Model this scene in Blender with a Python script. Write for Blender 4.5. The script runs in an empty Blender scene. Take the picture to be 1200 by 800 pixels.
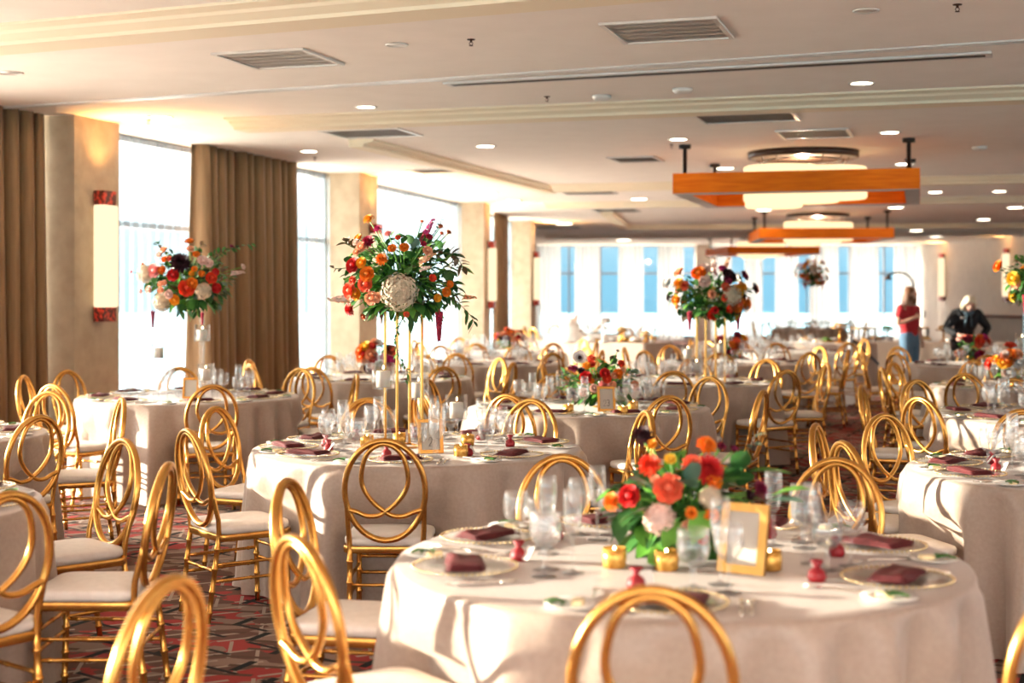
import bpy, math, random
from mathutils import Vector, Matrix, Euler
PI = math.pi
SC = bpy.context.scene
COL = SC.collection
F = 1667.0; HY = 345.0; CZ = 1.6; ZC = 3.32; TZ = 0.762
R_ = math.radians
rnd = random.Random(7)

def P(px, d, z=0.0): return Vector(((px-600)/F*d, d, z))          # photo column at a distance
def CP(px, py, z=ZC):                                             # photo point on the ceiling
    d = (z-CZ)*F/(HY-py); return P(px, d, z)

# ------------------------------------------------------------------ mesh builder
class MB:
    def __init__(s): s.v = []; s.f = []; s.m = []; s.s = []
    def add(s, vs, fs, mat=0, smooth=True, M=None):
        b = len(s.v)
        for p in vs:
            p = Vector(p); s.v.append(tuple(M @ p) if M else tuple(p))
        for q in fs:
            s.f.append(tuple(b+i for i in q)); s.m.append(mat); s.s.append(smooth)
        return s
    def box(s, c, size, mat=0, M=None, rz=0.0, taper=1.0):
        x, y, z = (k/2 for k in size); c = Vector(c); Rm = Matrix.Rotation(rz, 3, 'Z')
        vs = []
        for dz in (-1, 1):
            t = taper if dz > 0 else 1.0
            for dx, dy in ((-1,-1),(1,-1),(1,1),(-1,1)):
                vs.append(c + Rm @ Vector((dx*x*t, dy*y*t, dz*z)))
        return s.add(vs, [(3,2,1,0),(4,5,6,7),(0,1,5,4),(1,2,6,5),(2,3,7,6),(3,0,4,7)], mat, False, M)
    def rbox(s, c, size, r, mat=0, M=None, n=4, e=0.012, dome=0.0):
        """box with rounded plan corners and eased top and bottom edges"""
        x, y, z = (k/2 for k in size); out = []
        for cx, cy, a0 in ((x-r,y-r,0),(-x+r,y-r,90),(-x+r,-y+r,180),(x-r,-y+r,270)):
            for k in range(n+1):
                a = R_(a0+90*k/n); out.append((cx+r*math.cos(a), cy+r*math.sin(a)))
        N = len(out); vs = []; rings = [(-z,-e),(-z+e,0),(z-e,0),(z-e*.3,-e*.35),(z,-e)]
        for zz, ins in rings:
            fx = (x+ins)/x; fy = (y+ins)/y
            for px, py in out: vs.append((c[0]+px*fx, c[1]+py*fy, c[2]+zz))
        fs = []
        for k in range(len(rings)-1):
            for i in range(N):
                j = (i+1) % N; fs.append((k*N+i, k*N+j, (k+1)*N+j, (k+1)*N+i))
        fs.append(tuple(reversed(range(N))))
        if dome:
            t = (len(rings)-1)*N
            for px, py in out: vs.append((c[0]+px*.55, c[1]+py*.55, c[2]+z+dome))
            vs.append((c[0], c[1], c[2]+z+dome*1.25)); top = len(vs)-1; u = len(rings)*N
            for i in range(N):
                j = (i+1) % N; fs.append((t+i, t+j, u+j, u+i)); fs.append((u+i, u+j, top))
        else:
            fs.append(tuple((len(rings)-1)*N+i for i in range(N)))
        return s.add(vs, fs, mat, True, M)
    def tube(s, pts, r, n=8, closed=False, mat=0, M=None, flat=1.0, cap=True):
        pts = [Vector(p) for p in pts]; N = len(pts)
        rs = r if isinstance(r, (list, tuple)) else [r]*N
        tang = []
        for i in range(N):
            a = pts[(i-1) % N] if (closed or i > 0) else pts[i]
            b = pts[(i+1) % N] if (closed or i < N-1) else pts[i]
            t = b-a; tang.append(t.normalized() if t.length > 1e-9 else Vector((0,0,1)))
        up = Vector((0,0,1)) if abs(tang[0].z) < .9 else Vector((0,1,0))
        nrm = tang[0].cross(up).normalized(); vs = []
        for i in range(N):
            nrm = nrm - tang[i]*nrm.dot(tang[i]); nrm.normalize(); bn = tang[i].cross(nrm)
            for k in range(n):
                a = 2*PI*k/n; vs.append(pts[i] + (nrm*math.cos(a)*flat + bn*math.sin(a))*rs[i])
        fs = []
        for i in range(N if closed else N-1):
            j = (i+1) % N
            for k in range(n):
                l = (k+1) % n; fs.append((i*n+k, i*n+l, j*n+l, j*n+k))
        if not closed and cap:
            fs.append(tuple(reversed(range(n)))); fs.append(tuple((N-1)*n+k for k in range(n)))
        return s.add(vs, fs, mat, True, M)
    def lathe(s, prof, n=24, c=(0,0,0), mat=0, M=None, a0=0.0):
        vs = []; fs = []; N = len(prof)
        for r, z in prof:
            for k in range(n):
                a = a0+2*PI*k/n; vs.append((c[0]+r*math.cos(a), c[1]+r*math.sin(a), c[2]+z))
        for i in range(N-1):
            for k in range(n):
                l = (k+1) % n; fs.append((i*n+k, i*n+l, (i+1)*n+l, (i+1)*n+k))
        if prof[0][0] > 1e-6: fs.append(tuple(reversed(range(n))))
        if prof[-1][0] > 1e-6: fs.append(tuple((N-1)*n+k for k in range(n)))
        return s.add(vs, fs, mat, True, M)
    def ball(s, c, r, nu=12, nv=8, mat=0, M=None):
        if not isinstance(r, (tuple, list)): r = (r, r, r)
        vs = [(c[0], c[1], c[2]-r[2])]
        for j in range(1, nv):
            t = PI*j/nv-PI/2
            for i in range(nu):
                a = 2*PI*i/nu
                vs.append((c[0]+r[0]*math.cos(t)*math.cos(a), c[1]+r[1]*math.cos(t)*math.sin(a), c[2]+r[2]*math.sin(t)))
        vs.append((c[0], c[1], c[2]+r[2])); L = len(vs)-1; fs = []
        for i in range(nu):
            k = (i+1) % nu; fs.append((0, 1+k, 1+i))
            for j in range(nv-2): fs.append((1+j*nu+i, 1+j*nu+k, 1+(j+1)*nu+k, 1+(j+1)*nu+i))
            b = 1+(nv-2)*nu; fs.append((b+i, b+k, L))
        return s.add(vs, fs, mat, True, M)
    def data(s, name, mats):
        me = bpy.data.meshes.new(name); me.from_pydata(s.v, [], s.f)
        for m in (mats if isinstance(mats, (list, tuple)) else [mats]): me.materials.append(m)
        me.polygons.foreach_set('material_index', s.m); me.polygons.foreach_set('use_smooth', s.s)
        me.update(); return me
    def build(s, name, mats, parent=None, loc=None, rz=0.0):
        o = bpy.data.objects.new(name, s.data(name, mats)); COL.objects.link(o)
        if parent is not None: o.parent = parent
        if loc is not None: o.location = loc
        if rz: o.rotation_euler.z = rz
        return o

def spline(pts, n=6, closed=False):
    pts = [Vector(p) for p in pts]; N = len(pts); out = []
    for i in range(N if closed else N-1):
        g = (lambda k: pts[k % N]) if closed else (lambda k: pts[min(max(k, 0), N-1)])
        p0, p1, p2, p3 = g(i-1), g(i), g(i+1), g(i+2)
        for k in range(n):
            t = k/n
            out.append(.5*((2*p1)+(p2-p0)*t+(2*p0-5*p1+4*p2-p3)*t*t+(3*p1-p0-3*p2+p3)*t**3))
    if not closed: out.append(pts[-1])
    return out

def tag(o, label=None, cat=None, group=None, kind=None):
    if label: o['label'] = label
    if cat: o['category'] = cat
    if group: o['group'] = group
    if kind: o['kind'] = kind
    return o
def empty(name, loc=(0,0,0), rz=0.0, label=None, cat=None, group=None):
    o = bpy.data.objects.new(name, None); COL.objects.link(o); o.empty_display_size = .1
    o.location = loc; o.rotation_euler = (0, 0, rz); return tag(o, label, cat, group)
def link(me, name, parent=None, loc=(0,0,0), rot=(0,0,0), sc=None):
    o = bpy.data.objects.new(name, me); COL.objects.link(o); o.parent = parent
    o.location = loc; o.rotation_euler = rot
    if sc is not None: o.scale = sc if isinstance(sc, (tuple, list, Vector)) else (sc, sc, sc)
    return o
KIDS = {}
def copy_tree(o, parent=None):
    c = o.copy(); COL.objects.link(c); c.parent = parent
    if o.name not in KIDS: KIDS[o.name] = list(o.children)
    KIDS[c.name] = []
    for ch in KIDS[o.name]:
        k = ch.copy(); COL.objects.link(k); k.parent = c
    return c
def struct(o): o['kind'] = 'structure'; return o

# ------------------------------------------------------------------ materials
def mat(name, col, rough=.5, metal=0.0, **kw):
    m = bpy.data.materials.new(name); m.use_nodes = True
    b = m.node_tree.nodes['Principled BSDF']
    b.inputs['Base Color'].default_value = (*col, 1); b.inputs['Roughness'].default_value = rough
    b.inputs['Metallic'].default_value = metal
    for k, v in kw.items(): b.inputs[k.replace('_', ' ')].default_value = v
    return m
def N(nt, t, **kw):
    n = nt.nodes.new(t)
    for k, v in kw.items(): setattr(n, k, v)
    return n
def noisy(name, c1, c2, scale=8, rough=.6, metal=0.0, detail=4, stretch=(1,1,1), bump=0.0, coord='Object', lo=.35, hi=.65, **kw):
    m = mat(name, c1, rough, metal, **kw); nt = m.node_tree; b = nt.nodes['Principled BSDF']
    tc = N(nt, 'ShaderNodeTexCoord'); mp = N(nt, 'ShaderNodeMapping'); mp.inputs['Scale'].default_value = stretch
    nz = N(nt, 'ShaderNodeTexNoise'); nz.inputs['Scale'].default_value = scale; nz.inputs['Detail'].default_value = detail
    cr = N(nt, 'ShaderNodeValToRGB'); e = cr.color_ramp.elements
    e[0].position = lo; e[0].color = (*c1, 1); e[1].position = hi; e[1].color = (*c2, 1)
    L = nt.links.new
    L(tc.outputs[coord], mp.inputs[0]); L(mp.outputs[0], nz.inputs[0]); L(nz.outputs[0], cr.inputs[0]); L(cr.outputs[0], b.inputs['Base Color'])
    if bump:
        bp = N(nt, 'ShaderNodeBump'); bp.inputs['Strength'].default_value = bump; bp.inputs['Distance'].default_value = .01
        L(nz.outputs[0], bp.inputs['Height']); L(bp.outputs[0], b.inputs['Normal'])
    return m
def emit(name, col, st):
    m = bpy.data.materials.new(name); m.use_nodes = True; nt = m.node_tree; nt.nodes.clear()
    e = N(nt, 'ShaderNodeEmission'); o = N(nt, 'ShaderNodeOutputMaterial')
    e.inputs[0].default_value = (*col, 1); e.inputs[1].default_value = st; nt.links.new(e.outputs[0], o.inputs[0]); return m
def glassy(name, tint=(.97,.98,.98), gloss=.55, blend=.35, rough=.02):
    """thin clear glass: mostly see-through, mirror-like towards grazing angles"""
    m = bpy.data.materials.new(name); m.use_nodes = True; nt = m.node_tree; nt.nodes.clear()
    t = N(nt, 'ShaderNodeBsdfTransparent'); t.inputs[0].default_value = (*tint, 1)
    g = N(nt, 'ShaderNodeBsdfGlossy'); g.inputs['Roughness'].default_value = rough
    lw = N(nt, 'ShaderNodeLayerWeight'); lw.inputs[0].default_value = blend
    mm = N(nt, 'ShaderNodeMath', operation='MULTIPLY_ADD'); mm.inputs[1].default_value = gloss; mm.inputs[2].default_value = .03
    mx = N(nt, 'ShaderNodeMixShader'); o = N(nt, 'ShaderNodeOutputMaterial'); L = nt.links.new
    L(lw.outputs['Facing'], mm.inputs[0]); L(mm.outputs[0], mx.inputs[0]); L(t.outputs[0], mx.inputs[1]); L(g.outputs[0], mx.inputs[2]); L(mx.outputs[0], o.inputs[0])
    return m
def fabric_thin(name, col, opac, transl=.6):
    """sheer voile: diffuse + translucent with see-through gaps"""
    m = bpy.data.materials.new(name); m.use_nodes = True; nt = m.node_tree; nt.nodes.clear()
    d = N(nt, 'ShaderNodeBsdfDiffuse'); d.inputs[0].default_value = (*col, 1)
    tl = N(nt, 'ShaderNodeBsdfTranslucent'); tl.inputs[0].default_value = (*col, 1)
    tr = N(nt, 'ShaderNodeBsdfTransparent'); a = N(nt, 'ShaderNodeMixShader'); a.inputs[0].default_value = transl
    b = N(nt, 'ShaderNodeMixShader'); b.inputs[0].default_value = opac; o = N(nt, 'ShaderNodeOutputMaterial'); L = nt.links.new
    L(d.outputs[0], a.inputs[1]); L(tl.outputs[0], a.inputs[2]); L(tr.outputs[0], b.inputs[1]); L(a.outputs[0], b.inputs[2]); L(b.outputs[0], o.inputs[0])
    return m

M = {}
M['gold'] = noisy('gold_paint', (.63,.31,.07), (.74,.40,.10), 14, .27, .9, bump=.02)
M['gold_dark'] = mat('antique_gold', (.62,.36,.10), .35, .85)
M['cushion'] = noisy('ivory_vinyl', (.80,.74,.67), (.86,.80,.73), 30, .45, bump=.05)
M['cloth'] = noisy('champagne_satin', (.37,.28,.22), (.41,.315,.25), 60, .42, bump=.03, Sheen_Weight=.25)
M['white_cloth'] = noisy('white_linen', (.84,.82,.79), (.88,.86,.83), 60, .6, bump=.03)
M['napkin'] = noisy('burgundy_linen', (.085,.007,.009), (.12,.011,.013), 50, .7, bump=.15)
M['china'] = mat('white_china', (.86,.85,.82), .15)
M['glass'] = glassy('clear_glass', (.99,.992,.995), .5, .3)
def tumbler(name):
    m = glassy(name, (.992,.995,.996), .55, .25, .03); nt = m.node_tree; o = [n for n in nt.nodes if n.type == 'OUTPUT_MATERIAL'][0]; thin = [n for n in nt.nodes if n.type == 'MIX_SHADER'][0]
    g = N(nt, 'ShaderNodeBsdfDiffuse'); g.inputs[0].default_value = (.95,.96,.98,1)  # white diffuse mixed in as haze so the clear glasses read bright
    mx = N(nt, 'ShaderNodeMixShader'); mx.inputs[0].default_value = .035; nt.links.new(thin.outputs[0], mx.inputs[1]); nt.links.new(g.outputs[0], mx.inputs[2]); nt.links.new(mx.outputs[0], o.inputs[0]); return m
M['crystal'] = tumbler('crystal')
M['charger'] = glassy('clear_charger_glass', (.95,.95,.94), .5, .25, .05)
M['water'] = glassy('water', (.94,.96,.97), .35, .2, .0)
M['silver'] = mat('silver_cutlery', (.85,.80,.72), .2, 1.0)
M['wax'] = mat('ivory_wax', (.90,.84,.74), .5, Subsurface_Weight=.3, Subsurface_Radius=(.02,.015,.01))
M['wick'] = mat('wick', (.03,.02,.02), .8)
M['flame'] = emit('flame', (1,.72,.35), 14)
M['mercury'] = noisy('gold_mercury_glass', (.62,.30,.05), (.90,.55,.14), 60, .25, .55, bump=.2)
M['paper'] = mat('ivory_card', (.86,.83,.77), .7)
M['ink'] = mat('ink', (.03,.03,.03), .6)
M['ribbon'] = mat('red_organza', (.28,.006,.012), .5)
M['butter'] = mat('butter', (.90,.76,.45), .5)
M['ceil'] = noisy('ceiling_plaster', (.82,.76,.69), (.85,.79,.72), 3, .85)
M['mould'] = mat('cream_moulding', (.82,.72,.54), .7)
M['bead'] = mat('pale_gold_bead', (.82,.66,.38), .25, .9)
M['card'] = mat('grey_ivory_card', (.56,.51,.44), .7)
M['post'] = mat('satin_steel', (.62,.66,.70), .35, .5)
M['track'] = mat('painted_track', (.62,.60,.57), .4)
M['slot'] = mat('slot_black', (.015,.015,.015), .6)
M['wall'] = noisy('wall_plaster', (.60,.55,.50), (.65,.60,.54), 5, .8)
M['column'] = noisy('column_suede_paint', (.44,.335,.225), (.52,.41,.28), 6, .75, bump=.1)
M['vent'] = mat('vent_metal', (.70,.68,.64), .4, .3)
M['duct_pale'] = mat('duct_pale', (.55,.51,.46), .5)
M['duct'] = mat('duct_grey', (.22,.20,.18), .6)
M['black'] = mat('black_iron', (.02,.018,.016), .45, .4)
M['bronze'] = mat('dark_bronze', (.06,.035,.025), .4, .6)
M['lampglow'] = emit('downlight_lens', (1,.86,.66), 9)
M['alabaster'] = emit('alabaster_glow', (1,.66,.34), .8)
M['shade'] = emit('sconce_glow', (1,.74,.46), .62)
M['wood'] = noisy('orange_veneer', (.80,.14,.0), (.95,.22,.004), 3, .6, stretch=(1,1,14), detail=6, Specular_IOR_Level=.2)
M['under'] = mat('frame_underside', (.50,.45,.42), .6)
M['redwood'] = noisy('red_fretwork', (.10,.012,.008), (.75,.06,.03), 26, .4, lo=.48, hi=.56)
M['curtain'] = noisy('bronze_velvet', (.235,.128,.057), (.29,.165,.075), 40, .8, stretch=(1,1,.05), bump=.1, Sheen_Weight=.08)
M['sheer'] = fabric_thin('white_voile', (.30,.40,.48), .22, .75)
M['sheerfar'] = fabric_thin('white_voile_dense', (.50,.49,.475), .88, .6)
M['frame'] = mat('window_aluminium', (.30,.30,.32), .4, .6)
M['pane'] = glassy('window_pane', (.97,.985,.99), .25, .15, .0)
M['foodgold'] = noisy('pastry', (.45,.22,.06), (.80,.55,.25), 30, .5, bump=.4)
M['greens'] = noisy('salad_leaf', (.05,.16,.02), (.25,.38,.08), 40, .5, bump=.5)
M['icing'] = noisy('white_icing', (.86,.83,.80), (.90,.88,.86), 18, .5, bump=.25)
M['acrylic'] = glassy('clear_acrylic', (.95,.97,.98), .45, .3)
M['bounce_slab'] = noisy('pale_bounce', (.77,.72,.65), (.83,.78,.71), .6, .85)  # pale tone of the added slab that reflects light upward
M['outdoor'] = noisy('teal_water', (.07,.21,.28), (.10,.26,.33), .4, .8)  # dark teal far water outside, low behind the windows

def carpet():
    m = mat('carpet', (.2,.1,.08), .95); nt = m.node_tree; b = nt.nodes['Principled BSDF']; L = nt.links.new
    tc = N(nt, 'ShaderNodeTexCoord')
    def math_(op, a, bb=None, c=None):
        n = N(nt, 'ShaderNodeMath', operation=op)
        for i, q in enumerate((a, bb, c)):
            if q is None: continue
            if isinstance(q, (int, float)): n.inputs[i].default_value = q
            else: L(q, n.inputs[i])
        return n.outputs[0]
    def rot(a, warp=None):
        mp = N(nt, 'ShaderNodeMapping'); mp.inputs['Rotation'].default_value = (0,0,R_(a)); L(tc.outputs['Object'], mp.inputs[0])
        s = N(nt, 'ShaderNodeSeparateXYZ'); L(mp.outputs[0], s.inputs[0]); return s.outputs[0], s.outputs[1]
    def dashes(a, fr, fd, w, ln):
        u, v = rot(a); uu = math_('MULTIPLY', u, fr); row = math_('FLOOR', uu)
        wn = N(nt, 'ShaderNodeTexWhiteNoise', noise_dimensions='1D'); L(row, wn.inputs['W'])
        off = wn.outputs['Value']; vv = math_('MULTIPLY_ADD', v, fd, math_('MULTIPLY', off, 7.3)); cell = math_('FLOOR', vv)
        w2 = N(nt, 'ShaderNodeTexWhiteNoise', noise_dimensions='2D'); cx = N(nt, 'ShaderNodeCombineXYZ'); L(row, cx.inputs[0]); L(cell, cx.inputs[1]); L(cx.outputs[0], w2.inputs['Vector'])
        a_ = math_('LESS_THAN', math_('FRACT', uu), w); b_ = math_('LESS_THAN', math_('FRACT', vv), ln); c_ = math_('GREATER_THAN', w2.outputs['Value'], .35)
        return math_('MULTIPLY', math_('MULTIPLY', a_, b_), c_)
    def mix(c0, col, f):
        x = N(nt, 'ShaderNodeMix', data_type='RGBA'); L(f, x.inputs[0])
        if isinstance(c0, tuple): x.inputs[6].default_value = (*c0, 1)
        else: L(c0, x.inputs[6])
        x.inputs[7].default_value = (*col, 1); return x.outputs[2]
    nz = N(nt, 'ShaderNodeTexNoise'); nz.inputs['Scale'].default_value = 5; nz.inputs['Detail'].default_value = 8; L(tc.outputs['Object'], nz.inputs[0])
    vo = N(nt, 'ShaderNodeTexVoronoi', distance='MANHATTAN'); vo.inputs['Scale'].default_value = 5.2; mp = N(nt, 'ShaderNodeMapping'); mp.inputs['Rotation'].default_value = (0,0,R_(28)); mp.inputs['Scale'].default_value = (1,1.5,1)
    L(tc.outputs['Object'], mp.inputs[0]); L(mp.outputs[0], vo.inputs[0])
    sp = N(nt, 'ShaderNodeSeparateColor'); L(vo.outputs['Color'], sp.inputs[0])
    col = mix((.13,.066,.05), (.25,.165,.125), math_('GREATER_THAN', sp.outputs[1], .5))
    col = mix(col, (.33,.045,.042), math_('MULTIPLY', math_('GREATER_THAN', sp.outputs[0], .62), math_('GREATER_THAN', nz.outputs[0], .42)))
    col = mix(col, (.36,.28,.22), dashes(62, 9, 2.4, .22, .7))
    col = mix(col, (.36,.28,.22), dashes(-8, 8, 2.0, .14, .6))
    col = mix(col, (.10,.055,.04), dashes(100, 7, 2.2, .25, .6))
    col = mix(col, (.012,.017,.016), dashes(24, 4.2, 3.3, .17, .55))
    col = mix(col, (.02,.02,.02), dashes(-52, 5, 2.6, .13, .6))
    n2 = N(nt, 'ShaderNodeTexNoise'); n2.inputs['Scale'].default_value = 260; L(tc.outputs['Object'], n2.inputs[0])
    bp = N(nt, 'ShaderNodeBump'); bp.inputs['Strength'].default_value = .5; bp.inputs['Distance'].default_value = .006; L(n2.outputs[0], bp.inputs['Height']); L(bp.outputs[0], b.inputs['Normal'])
    L(col, b.inputs['Base Color']); b.inputs['Specular IOR Level'].default_value = .15
    return m
M['carpet'] = carpet()
# ------------------------------------------------------------------ room shell
def slab(name, pts, z0, z1, m):
    b = MB(); n = len(pts)
    vs = [(x, y, z0) for x, y in pts] + [(x, y, z1) for x, y in pts]
    b.add(vs, [tuple(reversed(range(n))), tuple(range(n, 2*n))] + [(i, (i+1) % n, n+(i+1) % n, n+i) for i in range(n)], 0, False)
    return struct(b.build(name, m))
WL = [(-4.185,13.6), (-2.153,20.05), (-.525,26.5), (.44,33.3)]   # room-side corners of the window columns
w0 = Vector((2.032,6.45)).normalized()
c0 = Vector(WL[0])-w0*6.76; cm = c0-w0*6.76; cmm = cm-w0*6.76
COLS = [cmm, cm, c0] + [Vector(p) for p in WL]
FL, FR = Vector((.55,49.2)), Vector((14.05,49.2))
outline = [(-13.5,-6), (19,-6), (19,30), (16.0,41), (14.6,49.8), (-.3,49.8), (-.5,33.5), (-1.5,26.8), (-3.1,20.3), (-5.1,13.8)]
slab('floor', outline, -.12, 0, M['carpet'])
slab('ceiling', [(-12.0,-4.5), (19,-4.5)]+outline[2:], ZC, ZC+.1, M['ceil'])
slab('ground', [(-900,-900),(900,-900),(900,1500),(-900,1500)], -9.5, -9.2, M['outdoor'])
slab('bounce_ground', [(-52,-60),(75,-60),(75,92),(-52,92)], -9.2, -9.0, M['bounce_slab'])  # unseen pale slab, added to bounce daylight up to the ceiling
b = MB()
for p, q in (((14.05,49.4),(14.75,40.5)), ((14.75,40.5),(18.5,14.0))):
    p, q = Vector(p), Vector(q); t = (q-p); L = t.length; a = math.atan2(t.y, t.x); c = (p+q)/2 + Vector((.1*math.cos(a+PI/2), .1*math.sin(a+PI/2)))
    b.box((c.x, c.y, ZC/2), (L+.1, .2, ZC), rz=a)
struct(b.build('wall_right', M['wall']))
b = MB()
for px0, px1 in ((604,629), (815,833)):
    x0, x1 = P(px0,49.2).x, P(px1,49.2).x; b.box(((x0+x1)/2, 49.3, ZC/2), (x1-x0, .5, ZC))
struct(b.build('wall_far', M['wall']))

def window(n, p, q, z0=.12, z1=ZC-.01, posts=3, rail=(2.36,)):
    """glazed bay between two ground points"""
    p, q = Vector(p), Vector(q); t = q-p; L = t.length; a = math.atan2(t.y, t.x)
    e = empty('window_%d' % n, (p.x, p.y, 0), a); struct(e); m = MB(); w = .055
    for k in range(posts): m.box((w/2+(L-w)*k/(posts-1), 0, (z0+z1)/2), (w, .09, z1-z0))
    for z in (z0+.03, *rail, z1-.03): m.box((L/2, 0, z), (L, .085, .06))
    m.box((L/2, 0, z0/2), (L, .16, z0)); m.build('window_frame', M['frame'], e)
    g = MB(); g.box((L/2, .01, (z0+z1)/2), (L-.04, .012, z1-z0-.02)); g.build('pane', M['pane'], e)
    return e
CW = .76
k = 1
for i in range(len(COLS)):
    c = COLS[i]; w = (COLS[i+1]-c).normalized() if i+1 < len(COLS) else (COLS[i]-COLS[i-1]).normalized()
    o = Vector((-w.y, w.x)); a = math.atan2(w.y, w.x); ctr = c + w*CW/2 + o*.375
    m = MB(); m.box((ctr.x, ctr.y, ZC/2), (CW, .75, ZC), rz=a); struct(m.build('column', M['column']))
    if i+1 < len(COLS):
        wn = (COLS[i+2]-COLS[i+1]).normalized() if i+2 < len(COLS) else w; on = Vector((-wn.y, wn.x))
        window(k, c+w*CW+o*.55, COLS[i+1]+on*.55); k += 1
window(k, P(629,49.35).xy, P(815,49.35).xy, posts=6, rail=(2.33,)); k += 1
window(k, P(833,49.35).xy, P(1077,49.35).xy, posts=7, rail=(2.33,))
m = MB(); c = COLS[-1]; q = Vector((.45,49.3)); t = q-(c+Vector((.1,.8)))
m.box((.05, 41.6, ZC/2), (.25, 15.4, ZC), rz=0.0); struct(m.build('wall_left', M['wall']))

# ---- drapes
def drape(name, p, q, z0, z1, folds, amp, m, label, cat, group=None, pinch=None, seed=0):
    p, q = Vector(p), Vector(q); t = (q-p); L = t.length; t.normalize(); nn = Vector((-t.y, t.x)); r = random.Random(seed)
    nu = folds*8; nv = 9; ph = [r.uniform(-.5,.5) for _ in range(folds+2)]; vs = []; fs = []
    for j in range(nv+1):
        v = j/nv; z = z1+(z0-z1)*v
        for i in range(nu+1):
            s = i/nu; f = s*folds; kf = int(f); w = math.cos(2*PI*f+ph[kf]*.9*v)
            sw = amp*(.55+.45*v)*(w+.30*math.cos(4*PI*f*.77+ph[kf]*9+v*1.5))*(1+.9*ph[min(kf, folds)])
            ss = s
            if pinch: ss = pinch(s, v)
            g = p + t*(L*ss + amp*.25*math.sin(4*PI*f)) + nn*sw; vs.append((g.x, g.y, z))
    for j in range(nv):
        for i in range(nu):
            a = j*(nu+1)+i; fs.append((a, a+1, a+nu+2, a+nu+1))
    b = MB(); b.add(vs, fs); o = b.build(name, m); tag(o, label, cat, group)
    if name == 'curtain':
        md = o.modifiers.new('thick', 'SOLIDIFY'); md.thickness = .006
    return o
def wp(i, t, off):
    c = COLS[i]; w = (COLS[i+1]-c).normalized() if i+1 < len(COLS) else (COLS[i]-COLS[i-1]).normalized(); o = Vector((-w.y, w.x)); return c+w*t+o*off
drape('curtain', wp(2,5.1,.3), wp(2,6.70,.30), .02, ZC-.001, 8, .10, M['curtain'], 'bronze velvet curtain at the left edge, before the nearest column', 'curtain', seed=1)
drape('curtain', wp(3,2.66,.22), wp(3,5.16,.22), .02, ZC-.001, 11, .105, M['curtain'], 'wide bronze velvet curtain between the two nearest columns', 'curtain', seed=2)
drape('curtain', wp(5,3.2,.28), wp(5,5.0,.28), .02, ZC-.001, 7, .07, M['curtain'], 'narrow bronze curtain hanging between the two farthest columns', 'curtain', seed=3)
drape('curtain', wp(1,.9,.3), wp(1,2.3,.3), .02, ZC-.001, 7, .07, M['curtain'], 'bronze curtain on the window wall beside the camera', 'curtain', seed=4)
drape('sheer_curtain', wp(3,.82,.42), wp(3,2.9,.42), .04, ZC-.03, 12, .035, M['sheer'], 'white sheer over the window beside the nearest sconce', 'sheer curtain', seed=5)
drape('sheer_curtain', wp(3,5.1,.42), wp(3,6.7,.42), .04, ZC-.03, 10, .035, M['sheer'], 'white sheer right of the wide bronze curtain', 'sheer curtain', seed=6)
drape('sheer_curtain', wp(4,.82,.42), wp(4,6.6,.42), .04, ZC-.03, 30, .035, M['sheer'], 'long white sheer behind the bouquet on gold rods', 'sheer curtain', seed=7)
drape('sheer_curtain', wp(5,.82,.42), wp(5,6.6,.42), .04, ZC-.03, 30, .035, M['sheer'], 'white sheer behind the narrow far bronze curtain', 'sheer curtain', seed=8)
far = [(629,657,'at the left end of the far windows'), (674,703,'second in the left far window'), (725,754,'third in the left far window'), (771,801,'fourth in the left far window'),
       (834,858,'beside the far pier'), (873,894,'second past the far pier'), (909,936,'behind the small far bouquet'), (949,983,'left of the broad blue gap'), (997,1030,'right of the broad blue gap'), (1048,1076,'at the right end of the far windows')]
for i, (a, bb, w) in enumerate(far):
    drape('sheer_curtain', P(a,48.9).xy, P(bb,48.9).xy, .04, ZC-.03, max(5, int((bb-a)/5)), .06, M['sheerfar'], 'white floor-length sheer panel '+w, 'sheer curtain', 'sheer panels across the far windows', seed=20+i)

# ---- ceiling mouldings, tracks, vents
TR = [0]
def strip(p, q, prof, m, ext=(0,0)):
    """profile (outwards toward the camera, down) swept along a line on the ceiling"""
    p = CP(*p); q = CP(*q); t = (q-p).normalized(); p = p-t*ext[0]; q = q+t*ext[1]; nn = Vector((-t.y, t.x, 0))
    if nn.y > 0: nn = -nn
    b = MB(); n = len(prof)
    vs = [c+nn*u+Vector((0,0,-dz+.002)) for c in (p, q) for u, dz in prof]
    b.add(vs, [(i, (i+1) % n, n+(i+1) % n, n+i) for i in range(n)]+[tuple(range(n)), tuple(reversed(range(n, 2*n)))], 0, False)
    TR[0] += 1; return struct(b.build('trim_%d' % TR[0], m))
CROWN = [(.26,0),(.26,.018),(.17,.032),(.15,.05),(.06,.078),(.05,.10),(-.25,.10),(-.25,0)]
strip((0,38), (400,2), CROWN, M['mould'], (3,6))
strip((277,141), (1200,104), CROWN, M['mould'], (0,5))
strip((422,163), (649,221), [(.16,0),(.16,.03),(.05,.05),(.04,.085),(-.14,.085),(-.14,0)], M['mould'])
strip((649,217), (1200,206), CROWN, M['mould'], (0,5))
strip((640,238), (1200,230), CROWN, M['mould'], (0,5))
strip((711,247), (733,265), [(.12,0),(.12,.08),(-.12,.08),(-.12,0)], M['mould'])
strip((733,264), (1160,262), CROWN, M['mould'], (0,4))
strip((640,276), (1180,272), CROWN, M['ceil'], (0,2))
strip((0,126), (1200,47), [(.05,0),(.05,.014),(.0,.014),(.0,.004),(-.02,.004),(-.02,.014),(-.06,.014),(-.06,0)], M['track'], (0,6))
p, q = CP(530,97), CP(1155,62); t = (q-p).normalized(); a = math.atan2(t.y, t.x)
e = empty('linear_diffuser', ((p+q)/2)-Vector((0,0,.012)), a, 'long narrow slot air diffuser with a black slit, on the near ceiling', 'air vent')
m = MB(); L = (q-p).length
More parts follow.
